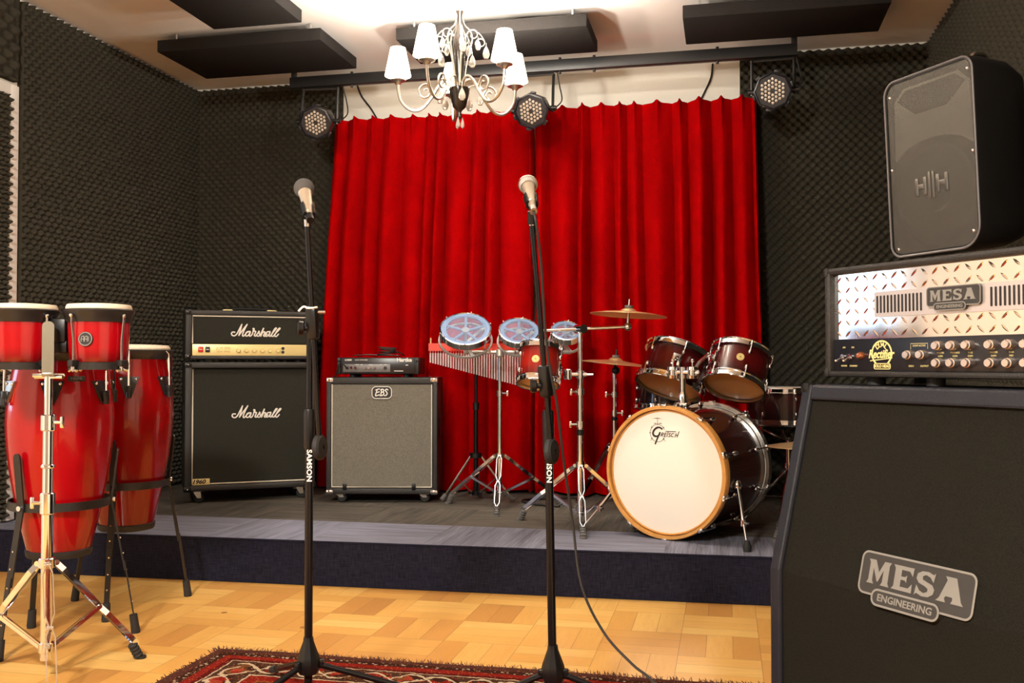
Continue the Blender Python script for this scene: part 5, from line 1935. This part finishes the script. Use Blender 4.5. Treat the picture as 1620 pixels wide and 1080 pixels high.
bs = thing('bongo_stand', 'shiny chrome double-braced tripod stand holding the bongos', 'drum stand', (-1.982, 2.556, 0))
tripod(bs, [(0.15, 0.255), (-0.275, -0.03), (0.185, -0.21)], 0.345, 0.10, foot='rubber')
g = G()
g.cyl((0, 0, 0.06), (0, 0, 0.545), 0.0165)
g.build('outer_tube', 'chrome', bs)
G().cyl((0, 0, 0.53), (0, 0, 0.760), 0.0150).build('middle_tube', 'chrome', bs)
G().cyl((0, 0, 0.74), (0, 0, 0.912), 0.0118).build('inner_tube', 'chrome', bs)
for z0, z1, r in ((0.332, 0.362, 0.024), (0.082, 0.112, 0.022), (0.628, 0.640, 0.0205)):
    G().cyl((0, 0, z0), (0, 0, z1), r, bev=0.003).build('collar', 'chrome', bs)
for zz, w, hh_ in ((0.525, (-1, -0.3, 0), 0.034), (0.765, (1, 0.1, 0), 0.026)):
    g = G()
    g.cyl((0, 0, zz - hh_), (0, 0, zz + hh_ * 0.9), 0.0215, bev=0.003)
    w = Vector(w).normalized()
    g.cyl(w * 0.012 + Vector((0, 0, zz)), w * 0.045 + Vector((0, 0, zz)), 0.006)
    g.box((0, 0, 0), (0.012, 0.010, 0.036), 0.004, Matrix.Translation(w * 0.044 + Vector((0, 0, zz))))
    g.build('height_clamp', 'chrome', bs)
g = G()
mt = Matrix.Rotation(math.radians(30), 4, 'Z')
g.prism(rrect(0.033, 0.154, [0.015, 0.015, 0.004, 0.004], 6, 0, 0.989), -0.024, -0.014, mt)
g.box((0, -0.010, 0.908), (0.034, 0.030, 0.012), 0.003, mt)
g.build('bracket_plate', 'dullplate', bs)
g = G()
g.box((0, 0.0, 0.905), (0.090, 0.014, 0.012), 0.003, mt)
g.cyl((-0.045, -0.002, 0.900), (0.05, -0.002, 0.900), 0.006)
g.build('tilter', 'chrome', bs)


# ------------------------------------------------------------------ microphones and stands
def mic_stand(label, base, rz, legs, hub_z, shaft_top, boom_a, boom_b, joint_z, text_z, wmark, z0=0.0085, strap=False):
    """boom_a / boom_b: upper and lower end of the boom in world space"""
    o = thing('microphone_stand', label, 'microphone stand', (base[0], base[1], z0), group='black boom microphone stands')
    B = Vector((base[0], base[1], z0))
    top = Vector(shaft_top) - B
    bot = Vector((0, 0, 0.062))
    ax = (top - bot).normalized()

    def at(z):
        return bot + (top - bot) * ((z - bot.z) / (top.z - bot.z))
    G().cyl(bot, at(0.80), 0.0112, n=16).build('lower_tube', 'glossblack', o)
    G().cyl(at(0.78), top, 0.0085, n=14).build('upper_tube', 'glossblack', o)
    g = G()
    zc = joint_z
    g.lathe([(0, 0), (0.0145, 0), (0.0155, 0.006), (0.0155, 0.10), (0.0135, 0.108), (0, 0.108)], 18, at(0.70), ax)
    g.build('grip_sleeve', 'plastic', o)
    g = G()
    g.lathe([(0, -0.062), (0.010, -0.062), (0.010, -0.038), (0.026, -0.036), (0.032, -0.020), (0.032, -0.004), (0.029, 0.010), (0.0145, 0.050), (0.013, 0.062), (0, 0.062)], 10, (0, 0, hub_z), ax)
    hub = g.build('base_hub', 'plastic', o, ang=25)
    for a in legs:
        d = Vector((math.cos(math.radians(a)), math.sin(math.radians(a)), 0))
        p0, p1 = d * 0.022 + Vector((0, 0, hub_z - 0.012)), d * 0.325 + Vector((0, 0, 0.014))
        g = G()
        g.cyl(p0, p1, 0.0085, n=12)
        g.box((0, 0, 0), (0.024, 0.016, 0.026), 0.004, Matrix.Translation(p0 + d * 0.008) @ Matrix.Rotation(math.radians(a), 4, 'Z'))
        lg = g.build('leg', 'glossblack', o)
        G().cyl(p0.lerp(p1, 0.86), p1 + d * 0.012 + Vector((0, 0, -0.004)), 0.0105, 0.0095).build('rubber_foot', 'rubber', lg)
    # boom
    A, Bm = Vector(boom_a) - B, Vector(boom_b) - B
    bx = (A - Bm).normalized()
    J = Bm + bx * ((joint_z - z0 - Bm.z) / bx.z)
    G().cyl(Bm, A, 0.0068, n=12).build('boom', 'glossblack', o)
    g = G()
    jm = Matrix.Translation(J) @ frame(bx)
    g.box((0, 0, 0), (0.030, 0.026, 0.082), 0.006, jm)
    js = at(J.z)
    g.cyl(js, J, 0.011)
    g.cyl(js - ax * 0.02, js + ax * 0.02, 0.0135)
    g.build('boom_clamp', 'plastic', o)
    kd = Vector((-math.cos(math.radians(rz)), -math.sin(math.radians(rz)), 0))
    g = G()
    q = J + kd * 0.012 - bx * 0.012
    g.lathe([(0.0, 0.0), (0.008, 0.0), (0.008, 0.010), (0.018, 0.012), (0.0195, 0.024), (0.016, 0.028), (0.0, 0.028)], 10, q, kd)
    g.build('clamp_knob', 'plastic', o)
    g = G()
    g.lathe([(0.0062, -0.012), (0.029, -0.010), (0.034, -0.005), (0.034, 0.005), (0.029, 0.010), (0.0062, 0.012)], 28, (0, 0, 0), wmark, closed=True)
    sub = G()
    sub.add([(x, y, z * 1.0) for x, y, z in g.v], g.f, Matrix.Translation(Bm + bx * 0.018))
    sub.build('counterweight', 'rubber', o)
    if strap:
        g = G()
        q = J + bx * 0.042
        g.ring(q, 0.0135, 0.0028, bx, 20, 6)
        sd = -kd
        g.tube(catmull([q - sd * 0.012, q - sd * 0.022 + Vector((0, 0, 0.002)), q - sd * 0.034 - Vector((0, 0, 0.010))], 4), 0.0028, 6)
        g.build('cable_strap', 'tape', o)
        G().cyl(J + sd * 0.012 + bx * 0.03, J + sd * 0.034 + bx * 0.03, 0.004).build('clamp_screw', 'nickel', o)
    # clip holder at the upper end
    g = G()
    g.cyl(A - bx * 0.004, A + bx * 0.014, 0.0075)
    g.build('thread_tip', 'nickel', o)
    # lettering running down the lower tube
    txt = G()
    txt.text('SAMSON', 0.0185, (0, 0, 0), 0.0014, off=0.0005, sx=1.15, space=1.06)
    g = G()
    wr = []
    cx = at(text_z)
    for x, y, z in txt.v:
        u, down = z, x          # letters turn so that the word reads downwards
        wr.append((u, -0.0104 + y, -down))
    g.add(wr, txt.f, Matrix.Translation(cx) @ Matrix.Rotation(math.radians(rz), 4, 'Z'))
    g.build('tube_lettering', 'white', o, smooth=False)
    return o


def microphone(label, ball, d, body, head, headname, rb):
    d = Vector(d).normalized()
    o = thing('microphone', label, 'microphone', ball, axis=d)
    G().lathe([(0, -0.158), (0.008, -0.158), (0.0085, -0.142), (0.0095, -0.140), (0.0105, -0.125), (0.0115, -0.124), (0.0165, -0.034), (0.0185, -0.026), (0.0, -0.026)], 24).build('handle', body, o)
    G().ball((0, 0, 0), rb, 28, (1, 1, 1.02)).build(headname, head, o)
    if headname == 'grille_ball':
        G().lathe([(rb - 0.002, -0.003), (rb + 0.0012, -0.003), (rb + 0.0012, 0.003), (rb - 0.002, 0.003)], 28, closed=True).build('grille_band', 'nickel', o)
        G().lathe([(0.0165, -0.030), (0.019, -0.024), (0.0195, -0.017), (0.010, -0.017), (0.010, -0.030)], 24, closed=True).build('neck_ring', 'nickel', o)
    if headname != 'grille_ball':
        G().lathe([(0, -0.1595), (0.0098, -0.1595), (0.0112, -0.136), (0.0, -0.136)], 20).build('tail_cap', 'plastic', o)
    if headname == 'grille_ball':
        G().cyl((0, 0, -0.180), (0, 0, -0.1585), 0.0095).build('plug', 'nickel', o)
    return o


def mic_clip(parent, ball, d, A):
    """clip belongs to the stand: an open sleeve round the handle and a stub down to the boom"""
    d = Vector(d).normalized()
    B = Vector(parent.location)
    c = Vector(ball) - d * 0.112 - B
    yv = Vector((0, 0, 1))
    yv = (yv - d * yv.dot(d)).normalized()
    xv = yv.cross(d)
    mt = Matrix(((xv.x, yv.x, d.x, c.x), (xv.y, yv.y, d.y, c.y), (xv.z, yv.z, d.z, c.z), (0, 0, 0, 1)))
    g = G(mt)
    n = 18
    vs, fs = [], []
    for h, r0 in ((-0.024, 0.0136), (0.024, 0.0162)):
        for k in range(n):
            a = PI / 2 + 0.75 + (2 * PI - 1.5) * k / (n - 1)
            for r in (r0, r0 + 0.003):
                vs.append((r * math.cos(a), r * math.sin(a), h))
    for k in range(n - 1):
        i0, j0 = 2 * k, 2 * n + 2 * k
        fs += [[i0, i0 + 2, j0 + 2, j0], [i0 + 1, j0 + 1, j0 + 3, i0 + 3], [i0, i0 + 1, i0 + 3, i0 + 2], [j0, j0 + 2, j0 + 3, j0 + 1]]
    fs += [[0, 2 * n, 2 * n + 1, 1], [2 * n - 2, 2 * n - 1, 4 * n - 1, 4 * n - 2]]
    g.add(vs, fs)
    cl = g.build('microphone_clip', 'plastic', parent)
    g = G()
    a = Vector(A) - B
    e = c - yv * 0.0275
    g.tube([a, a.lerp(e, 0.5), e], [0.010, 0.009, 0.008], 10)
    g.build('clip_joint', 'plastic', cl)


MD1 = (-0.417, 0.66, 0.66)
b1 = (-1.106, 2.429, 1.410)
A1 = (-1.062, 2.352, 1.300)
s1_ = mic_stand('black microphone stand on the left of the rug, holding the foam-topped microphone', (-1.113, 2.487), 24, (25, 242, 133), 0.128,
                (-1.110, 2.478, 1.075), A1, (-1.058, 2.432, 0.700), 1.045, 0.655, (1.0, 0.0, 0.06), strap=True)
microphone('microphone with a round dark grey foam windscreen on the left stand', b1, MD1, 'micsilver', 'foamball', 'foam_windscreen', 0.0275)
mic_clip(s1_, b1, MD1, A1)
MD2 = (-0.247, 0.818, 0.53)
b2 = (-0.505, 2.490, 1.408)
A2 = (-0.482, 2.425, 1.295)
s2_ = mic_stand('black microphone stand on the right of the rug, holding the silver microphone', (-0.452, 2.562), 10, (0, 207, 104), 0.126,
                (-0.466, 2.555, 0.935), A2, (-0.443, 2.500, 0.695), 0.895, 0.66, (0.97, -0.23, 0.06))
microphone('silver microphone with a metal mesh ball on the right stand', b2, MD2, 'micsilver', 'mesh', 'grille_ball', 0.0245)
mic_clip(s2_, b2, MD2, A2)
g = G()
t2_ = Vector(b2) - Vector(MD2).normalized() * 0.182
pts = [t2_ + Vector(MD2).normalized() * 0.001, Vector((-0.453, 2.334, 1.285)), Vector((-0.448, 2.368, 1.20)), Vector((-0.447, 2.398, 1.10)), Vector((-0.444, 2.420, 1.0)),
       Vector((-0.434, 2.438, 0.91)), Vector((-0.422, 2.456, 0.833)), Vector((-0.412, 2.486, 0.702)), Vector((-0.393, 2.514, 0.538)), Vector((-0.366, 2.493, 0.373)),
       Vector((-0.306, 2.468, 0.263)), Vector((-0.23, 2.424, 0.201)), Vector((-0.175, 2.397, 0.168)), Vector((-0.07, 2.30, 0.08)), Vector((0.02, 2.18, 0.030)), Vector((0.06, 2.0, 0.0145)), Vector((0.03, 1.7, 0.0135)), Vector((-0.1, 1.4, 0.0135))]
g.tube(catmull(pts, 6), 0.0034, 8)
tag(g.build('microphone_cable', 'cable'), 'thin black cable hanging from the silver microphone and sweeping down to the right', 'cable')

# ------------------------------------------------------------------ big cabinet and head at the right
FL = Vector((0.234, 2.500, 0.0))              # left front corner of the head
ux = Vector((math.cos(math.radians(-51.6)), math.sin(math.radians(-51.6)), 0))
un = Vector((math.sin(math.radians(-51.6)), -math.cos(math.radians(-51.6)), 0))   # outward
HW = 0.744
hc_ = FL + ux * (HW / 2)
cabp = hc_ + un * 0.150
MC = thing('large_speaker_cabinet', 'large dark slanted speaker cabinet in the right foreground with a grey badge', 'speaker cabinet', (cabp.x, cabp.y, 0), -51.6)
W, D0, ZB, ZT, ZM, SL = 0.802, 0.36, 0.07, 0.889, 0.452, 0.107
prof = [(0, ZB), (0, ZM), (SL, ZT), (D0, ZT), (D0, ZB)]
g = G()
for s in (-1, 1):
    x0, x1 = s * W / 2, s * (W / 2 - 0.034)
    g.xprism(prof, min(x0, x1), max(x0, x1))
inn = [(0.02, ZB + 0.004), (0.02, ZM), (SL + 0.02, ZT - 0.006), (D0 - 0.002, ZT - 0.006), (D0 - 0.002, ZB + 0.004)]
g.xprism(inn, -W / 2 + 0.02, W / 2 - 0.02)
sl = (ZT - ZM)
fy = SL / sl
g.xprism([(SL - 0.036 * fy, ZT - 0.036), (SL, ZT), (D0, ZT), (D0, ZT - 0.036)], -W / 2 + 0.03, W / 2 - 0.03)
g.xprism([(0, ZB), (0, ZB + 0.036), (D0, ZB + 0.036), (D0, ZB)], -W / 2 + 0.03, W / 2 - 0.03)
bdy = g.build('cabinet_body', 'mesavinyl', MC, smooth=False)
bv = bdy.modifiers.new('soft_edges', 'BEVEL')
bv.width = 0.006
bv.segments = 2
bv.limit_method = 'ANGLE'
g = G()
r = 0.012
g.xprism([(r, ZB + 0.034), (r, ZM - 0.004), (SL - 0.034 * fy + r, ZT - 0.034), (SL - 0.034 * fy + r + 0.012, ZT - 0.034), (r + 0.014, ZM), (r + 0.014, ZB + 0.034)], -W / 2 + 0.033, W / 2 - 0.033)
part(g.build('grille_cloth', 'mesagrille', MC, smooth=False), 'dark woven grille cloth')
slant = Matrix.Translation((0.0, 0.0, 0)) @ Matrix.Rotation(-math.atan2(SL, sl), 4, 'X')


def on_slant(h):
    """frame on the slanted face, h metres above the crease"""
    t = math.atan2(SL, sl)
    return Matrix.Translation((0, r + h * math.sin(t) - 0.001, ZM + h * math.cos(t))) @ Matrix.Rotation(-t, 4, 'X')


def slab(ch, x, z, s):
    """slab-serif capitals for the badge, polygons in a 1 x 1 box scaled by s"""
    P = {'M': [[(0, 1), (0.30, 1), (0.50, 0.52), (0.70, 1), (1.0, 1), (0.93, 0.86), (0.93, 0.14), (1, 0), (0.62, 0), (0.69, 0.14), (0.69, 0.62), (0.50, 0.12), (0.46, 0.12),
                (0.24, 0.66), (0.24, 0.14), (0.31, 0), (0, 0), (0.07, 0.14), (0.07, 0.86)]],
         'E': [[(0, 1), (1, 1), (0.98, 0.66), (0.82, 0.84), (0.42, 0.84), (0.42, 0.58), (0.62, 0.58), (0.70, 0.66), (0.70, 0.36), (0.62, 0.44), (0.42, 0.44), (0.42, 0.16),
                (0.82, 0.16), (0.98, 0.36), (1, 0), (0, 0), (0.10, 0.14), (0.10, 0.86)]],
         'S': [[(0.96, 1), (0.86, 0.92), (0.60, 1.0), (0.30, 0.98), (0.08, 0.86), (0.04, 0.66), (0.18, 0.50), (0.48, 0.42), (0.66, 0.34), (0.66, 0.22), (0.48, 0.14), (0.26, 0.20), (0.08, 0.40),
                (0.02, 0.0), (0.14, 0.08), (0.40, 0.0), (0.72, 0.02), (0.94, 0.16), (0.98, 0.36), (0.84, 0.52), (0.54, 0.60), (0.36, 0.66), (0.34, 0.78), (0.50, 0.86), (0.72, 0.80), (0.90, 0.62)]],
         'A': [[(0.26, 1), (0.68, 1), (0.94, 0.14), (1.04, 0), (0.56, 0), (0.62, 0.14), (0.60, 0.24), (0.34, 0.24), (0.30, 0.14), (0.36, 0), (-0.02, 0), (0.10, 0.14), (0.34, 0.86)],
               ]}[ch]
    return [[(x + px * s[0], z + pz * s[1]) for px, pz in poly] for poly in P]


def mesa_badge(parent, mt, w, name='badge'):
    """two-tier badge: wide upper plate, small lower plate"""
    h = w * 0.315
    g = G()
    g.prism(rrect(w, h, h * 0.18, 5, 0, h * 0.10), -0.003, 0.0045, mt)
    g.prism(rrect(w * 0.60, h * 0.38, h * 0.17, 5, -w * 0.055, -h * 0.42), -0.0045, 0.0045, mt)
    b = g.build(name, 'badgeblack', parent)
    g = G()
    sub = G()
    lw = w * 0.009
    outline(sub, rrect(w - lw, h - lw, h * 0.17, 5, 0, h * 0.10), lw, -0.003, 0.35)
    outline(sub, rrect(w * 0.60 - lw, h * 0.38 - lw, h * 0.16, 5, -w * 0.055, -h * 0.42), lw, -0.0048, 0.35)
    z0, hh2 = -h * 0.135, h * 0.56
    x = -w * 0.425
    for chr_, cw in (('M', 0.215), ('E', 0.185), ('S', 0.175), ('A', 0.215)):
        for poly in slab(chr_, x, z0, (w * cw * 0.98, hh2)):
            sub.prism(poly, -0.0046, -0.002)
        x += w * (cw + 0.018)
    sub.text('ENGINEERING', h * 0.225, (-w * 0.055, -0.0046, -h * 0.42), 0.0006, off=0.0003 * w / 0.2, sx=1.08)
    # counter of the A
    g.add(sub.v, sub.f, mt)
    g.build('badge_lettering', 'silver', b)
    return b


mesa_badge(MC, on_slant(0.034) @ Matrix.Translation((0.012, 0, 0)), 0.285)
for s in (-1, 1):
    for yy, zz in ((SL + 0.012, ZT - 0.010), (D0 - 0.014, ZT - 0.010), (0.014, ZB + 0.012), (D0 - 0.014, ZB + 0.012)):
        G().box((s * (W / 2 - 0.010), yy, zz), (0.028, 0.036, 0.026), 0.008).build('corner_guard', 'plastic', MC)
for sx in (-1, 1):
    for yy in (0.055, D0 - 0.05):
        caster(MC, sx * (W / 2 - 0.08), yy, ZB)
g = G()
g.box((-W / 2 - 0.001, D0 * 0.62, 0.58), (0.006, 0.16, 0.10), 0.003)
g.build('side_handle', 'plastic', MC)

MH = thing('tread_plate_amplifier_head', 'black amplifier head with a polished tread plate front on the large cabinet', 'amplifier', (hc_.x, hc_.y, 0.8905), -51.6)
W, D0, ZF, Hh = HW, 0.245, 0.018, 0.263
g = G()
g.box((0, D0 / 2 + 0.02, ZF + Hh / 2), (W - 0.01, D0 - 0.045, Hh - 0.01), 0.004)
for s in (-1, 1):
    g.box((s * (W / 2 - 0.010), D0 / 2, ZF + Hh / 2), (0.020, D0, Hh), 0.008)
g.box((0, D0 / 2, ZF + Hh - 0.008), (W, D0, 0.016), 0.007)
g.box((0, D0 / 2, ZF + 0.007), (W, D0, 0.014), 0.006)
g.build('cabinet_body', 'vinyl', MH)
px0, px1, pz0, pz1 = -W / 2 + 0.020, W / 2 - 0.020, ZF + 0.090, ZF + Hh - 0.016
g = G()
g.box((0, 0.020, (pz0 + pz1) / 2), (px1 - px0, 0.006, pz1 - pz0))
# raised lozenges of the tread pattern
nx, nz = 25, 6
for i in range(nx):
    for j in range(nz):
        x = px0 + (i + 0.5) * (px1 - px0) / nx
        z = pz0 + (j + 0.5) * (pz1 - pz0) / nz
        an = math.radians(42 if (i + j) % 2 else -42) 
        L, wd = 0.0125, 0.0030
        c_, s_ = math.cos(an), math.sin(an)
        vs = []
        for (a, b, h) in ((-L, 0, 0), (-L * 0.35, wd, 0), (L * 0.35, wd, 0), (L, 0, 0), (L * 0.35, -wd, 0), (-L * 0.35, -wd, 0), (-L * 0.55, 0, 0.0018), (L * 0.55, 0, 0.0018)):
            vs.append((x + a * c_ - b * s_, 0.0171 - h, z + a * s_ + b * c_))
        g.add(vs, [[0, 1, 6], [1, 2, 7, 6], [2, 3, 7], [3, 4, 7], [4, 5, 6, 7], [5, 0, 6]])
part(g.build('tread_plate', 'tread', MH, smooth=False), 'polished diamond tread plate')
g = G()
gw, gh, gx, gz = 0.443, 0.058, 0.0, ZF + 0.168
g.prism(rrect(gw, gh, 0.004, 3, gx, gz), 0.010, 0.0165)
gs = g.build('vent_strip', 'satin', MH)
for i in range(13):
    for s in (-1, 1):
        x = s * (0.088 + i * 0.0103)
        G().prism(rrect(0.0042, 0.040, 0.002, 3, x, gz), 0.0086, 0.0102).build('vent_slot', 'ink', gs)
mesa_badge(MH, Matrix.Translation((0.0, 0.006, gz + 0.003)), 0.135)
cpn = G().box((0, 0.016, ZF + 0.052), (px1 - px0, 0.010, 0.076), 0.001).build('control_panel', 'panelblack', MH)


def mknob(x, z):
    g = G()
    g.lathe([(0.0, 0.021), (0.0075, 0.021), (0.0082, 0.0195), (0.0082, 0.016), (0.0070, 0.0150), (0.0100, 0.0140), (0.0108, 0.002), (0.0112, 0.0), (0.0, 0.0)], 20, (x, 0.011, z), (0, -1, 0))
    g.box((x, -0.0005, z + 0.0085), (0.0014, 0.016, 0.0018))
    return g.build('control_knob', 'knob', cpn)


for x in (-0.117, -0.081):
    mknob(x, ZF + 0.051)
for x in (-0.037, -0.002, 0.034, 0.086, 0.124, 0.161, 0.205, 0.240, 0.275):
    for z in (0.070, 0.033):
        mknob(x * 1.055, ZF + z)
for x in (-0.317, -0.292):
    g = G()
    g.cyl((x, 0.011, ZF + 0.048), (x, 0.004, ZF + 0.048), 0.0065)
    g.cyl((x, 0.006, ZF + 0.048), (x - 0.004, -0.012, ZF + 0.038), 0.0020, 0.0030)
    g.ball((x - 0.004, -0.012, ZF + 0.038), 0.0033, 8)
    g.build('toggle_switch', 'chrome', cpn)
g = G()
g.lathe([(0, 0.014), (0.005, 0.0135), (0.0085, 0.009), (0.0095, 0.0), (0, 0)], 18, (-0.262, 0.011, ZF + 0.050), (0, -1, 0))
part(g.build('jewel_lamp', 'amber', cpn), 'copper coloured pilot jewel')
# gold emblem: ring, banner and three lines of lettering
ex, ez = -0.201, ZF + 0.055
g = G()
yk = 0.0106
g.stroke([(ex + 0.0285 * math.cos(math.radians(t)), ez + 0.0285 * math.sin(math.radians(t))) for t in range(-50, 231, 14)], 0.0022, yk, 0.3)
for k, chx in enumerate('DUAL'):
    an = math.radians(128 - k * 25)
    sub = G()
    sub.text(chx, 0.0155, (0, 0, 0), 0.0004, off=0.0004)
    g.add(sub.v, sub.f, Matrix.Translation((ex + 0.0195 * math.cos(an), yk, ez + 0.0195 * math.sin(an))) @ Matrix.Rotation(-(an - PI / 2), 4, 'Y'))
sub = G()
sub.text('Rectifier', 0.0270, (ex - 0.002, yk - 0.0005, ez - 0.002), 0.0005, shear=0.28, off=0.0007, sx=0.80)
g.add(sub.v, sub.f)
g.stroke([(ex - 0.034, ez - 0.017), (ex - 0.01, ez - 0.0145), (ex + 0.03, ez - 0.011)], 0.0012, yk, 0.4)
outline(g, rrect(0.048, 0.0125, 0.004, 4, ex + 0.001, ez - 0.0295), 0.0010, yk, 0.4)
g.text('SOLO HEAD', 0.0095, (ex + 0.001, yk, ez - 0.0295), 0.0004, off=0.0003, sx=0.9)
g.build('emblem', 'goldprint', cpn)
g = G()
for x, z, s in ((-0.317, 0.070, 'ON'), (-0.289, 0.070, 'ON'), (-0.317, 0.026, 'POWER'), (-0.287, 0.026, 'STANDBY'), (-0.117, 0.026, 'SOLO'), (-0.081, 0.026, 'OUTPUT'), (-0.095, 0.071, 'LOOP ACTIVE')):
    g.text(s, 0.0056, (x, 0.0106, ZF + z), 0.0002)
g.stroke([(-0.118, ZF + 0.064), (-0.118, ZF + 0.076), (-0.072, ZF + 0.076), (-0.072, ZF + 0.064)], 0.0005, 0.0106, 0.4, smooth=False)
for x in (-0.037, -0.002, 0.034, 0.086, 0.124, 0.161):
    for z, s in ((0.0545, 'MASTER' if x < -0.03 or 0.05 < x < 0.1 else ('PRESENCE' if x < 0.03 else 'BASS')), (0.0475, 'GAIN' if x < 0.1 else 'MID')):
        g.text(s, 0.0052, (x * 1.055, 0.0106, ZF + z), 0.0002)
g.build('panel_lettering', 'goldprint', cpn)
for s in (-1, 1):
    for zz in (ZF + 0.010, ZF + Hh - 0.010):
        G().box((s * (W / 2 - 0.006), 0.008, zz), (0.018, 0.022, 0.024), 0.007).build('corner_guard', 'blackmetal', MH)
    for yy in (0.045, D0 - 0.045):
        G().cyl((s * 0.25, yy, 0), (s * 0.25, yy, ZF + 0.002), 0.022, 0.020).build('foot', 'rubber', MH)
for yy in (0.045,):
    G().cyl((-0.08, yy, 0), (-0.08, yy, ZF + 0.002), 0.020, 0.020).build('foot', 'rubber', MH)

# ------------------------------------------------------------------ loudspeaker on its wall bracket
PAZ = -56.5
pc = Vector((0.671, 3.490, 1.620))
pa = thing('loudspeaker', 'large black moulded loudspeaker with a grey metal grille, high on the right wall', 'loudspeaker', pc)
pa.rotation_euler = (math.radians(3.0), 0, math.radians(PAZ))
W, Hh, D0 = 0.395, 0.618, 0.30
front = rrect(W, Hh, [0.045, 0.05, 0.045, 0.075], 7)
rings = []
for y, s, dz in ((0.0, 1.0, 0), (0.03, 1.012, 0), (0.17, 0.96, 0), (0.26, 0.80, 0), (D0, 0.62, 0)):
    rings.append([(x * s, y, z * (0.5 + 0.5 * s)) for x, z in front])
vs = [p for q in rings for p in q]
n = len(front)
fs = []
for i in range(len(rings) - 1):
    for k in range(n):
        q = (k + 1) % n
        fs.append([i * n + k, i * n + q, (i + 1) * n + q, (i + 1) * n + k])
fs.append([(len(rings) - 1) * n + k for k in range(n)])
# recessed front
inner = rrect(W - 0.022, Hh - 0.022, [0.036, 0.041, 0.036, 0.066], 7)
b0 = len(vs)
vs += [(x, 0.0, z) for x, z in inner] + [(x, 0.022, z) for x, z in inner]
for k in range(n):
    q = (k + 1) % n
    fs.append([k, b0 + k, b0 + q, q])
    fs.append([b0 + k, b0 + n + k, b0 + n + q, b0 + q])
fs.append([b0 + n + k for k in range(n)])
G().add(vs, fs).build('enclosure', 'bodyblack', pa)
g = G()
outline(g, rrect(W - 0.006, Hh - 0.006, [0.044, 0.049, 0.044, 0.074], 7), 0.0042, -0.001, 0.8)
part(g.build('front_bezel', 'greyface', pa), 'grey moulded front edge')
g = G()
g.prism([(-0.165, 0.235), (-0.12, 0.275), (0.12, 0.275), (0.165, 0.235), (0.172, 0.03), (0.12, 0.062), (0.06, 0.078), (0.0, 0.083), (-0.06, 0.078), (-0.12, 0.062), (-0.172, 0.03)], 0.0155, 0.0215)
g.build('horn_plate', 'horn', pa)
g = G()
g.prism([(-0.150, 0.235), (-0.11, 0.266), (0.11, 0.266), (0.150, 0.235), (0.07, 0.175), (-0.07, 0.175)], 0.0145, 0.0165)
g.build('horn_mouth', 'cone', pa)
g = G()
g.lathe([(0.172, 0.0), (0.165, 0.006), (0.150, 0.007), (0.138, 0.003), (0.06, -0.004), (0.055, 0.003), (0.0, 0.006), (0.0, -0.006), (0.172, -0.006)], 48, (0, 0.018, -0.110), (0, -1, 0))
g.build('woofer', 'cone', pa)
g = G()
ginner = rrect(W - 0.024, Hh - 0.024, [0.035, 0.040, 0.035, 0.065], 7)
g.prism(ginner, 0.003, 0.0045)
gr = g.build('grille', 'grille_metal', pa)
# embossed emblem: two blocky letters joined by twin bars
g = G()
zl, k = -0.078, 0.0105


def hbar(x0, x1, z0, z1):
    g.box(((x0 + x1) / 2 * k, 0.0022, zl + (z0 + z1) / 2 * k), ((x1 - x0) * k, 0.0042, (z1 - z0) * k), 0.0016)


for sx in (-1, 1):
    xs = sorted((sx * 6.9, sx * 5.5))
    hbar(xs[0], xs[1], -2.9, 2.9)
    xs = sorted((sx * 3.4, sx * 2.0))
    hbar(xs[0], xs[1], -2.9, 2.9)
    xs = sorted((sx * 5.6, sx * 3.3))
    hbar(xs[0], xs[1], -0.8, 0.8)
    xs = sorted((sx * 1.25, sx * 0.3))
    hbar(xs[0], xs[1], -4.3, 4.3)
g.build('emblem', 'emboss', gr)
for x, z in ((-0.172, 0.255), (0.172, 0.265), (-0.178, 0.0), (0.178, 0.0), (-0.165, -0.28), (0.165, -0.255)):
    G().ball((x, 0.002, z), 0.0065, 10, (1, 0.5, 1)).build('screw', 'chrome', pa)
g = G()
g.tube(catmull([(0.10, 0.10, 0.325), (0.10, 0.115, 0.338), (0.10, 0.155, 0.338), (0.10, 0.17, 0.322)], 4), 0.008, 8)
g.build('fly_eyelet', 'nickel', pa)
g = G()
g.cyl((0, D0 - 0.005, 0.0), (0, D0 + 0.045, 0.0), 0.018)
g.box((0, D0 - 0.002, 0), (0.09, 0.010, 0.12), 0.003)
br = g.build('wall_bracket', 'blackmetal', pa)
g = G()
inv = pa.rotation_euler.to_matrix().inverted()
p1 = inv @ (Vector((X1 - 0.060, pc.y + 0.20, pc.z)) - pc)
p0 = Vector((0, D0 + 0.04, 0))
g.tube([p0, p1], 0.016, 10)
g.box((0, 0, 0), (0.012, 0.12, 0.16), 0.003, Matrix.Translation(p1) @ inv.to_4x4())
g.build('wall_arm', 'blackmetal', br)
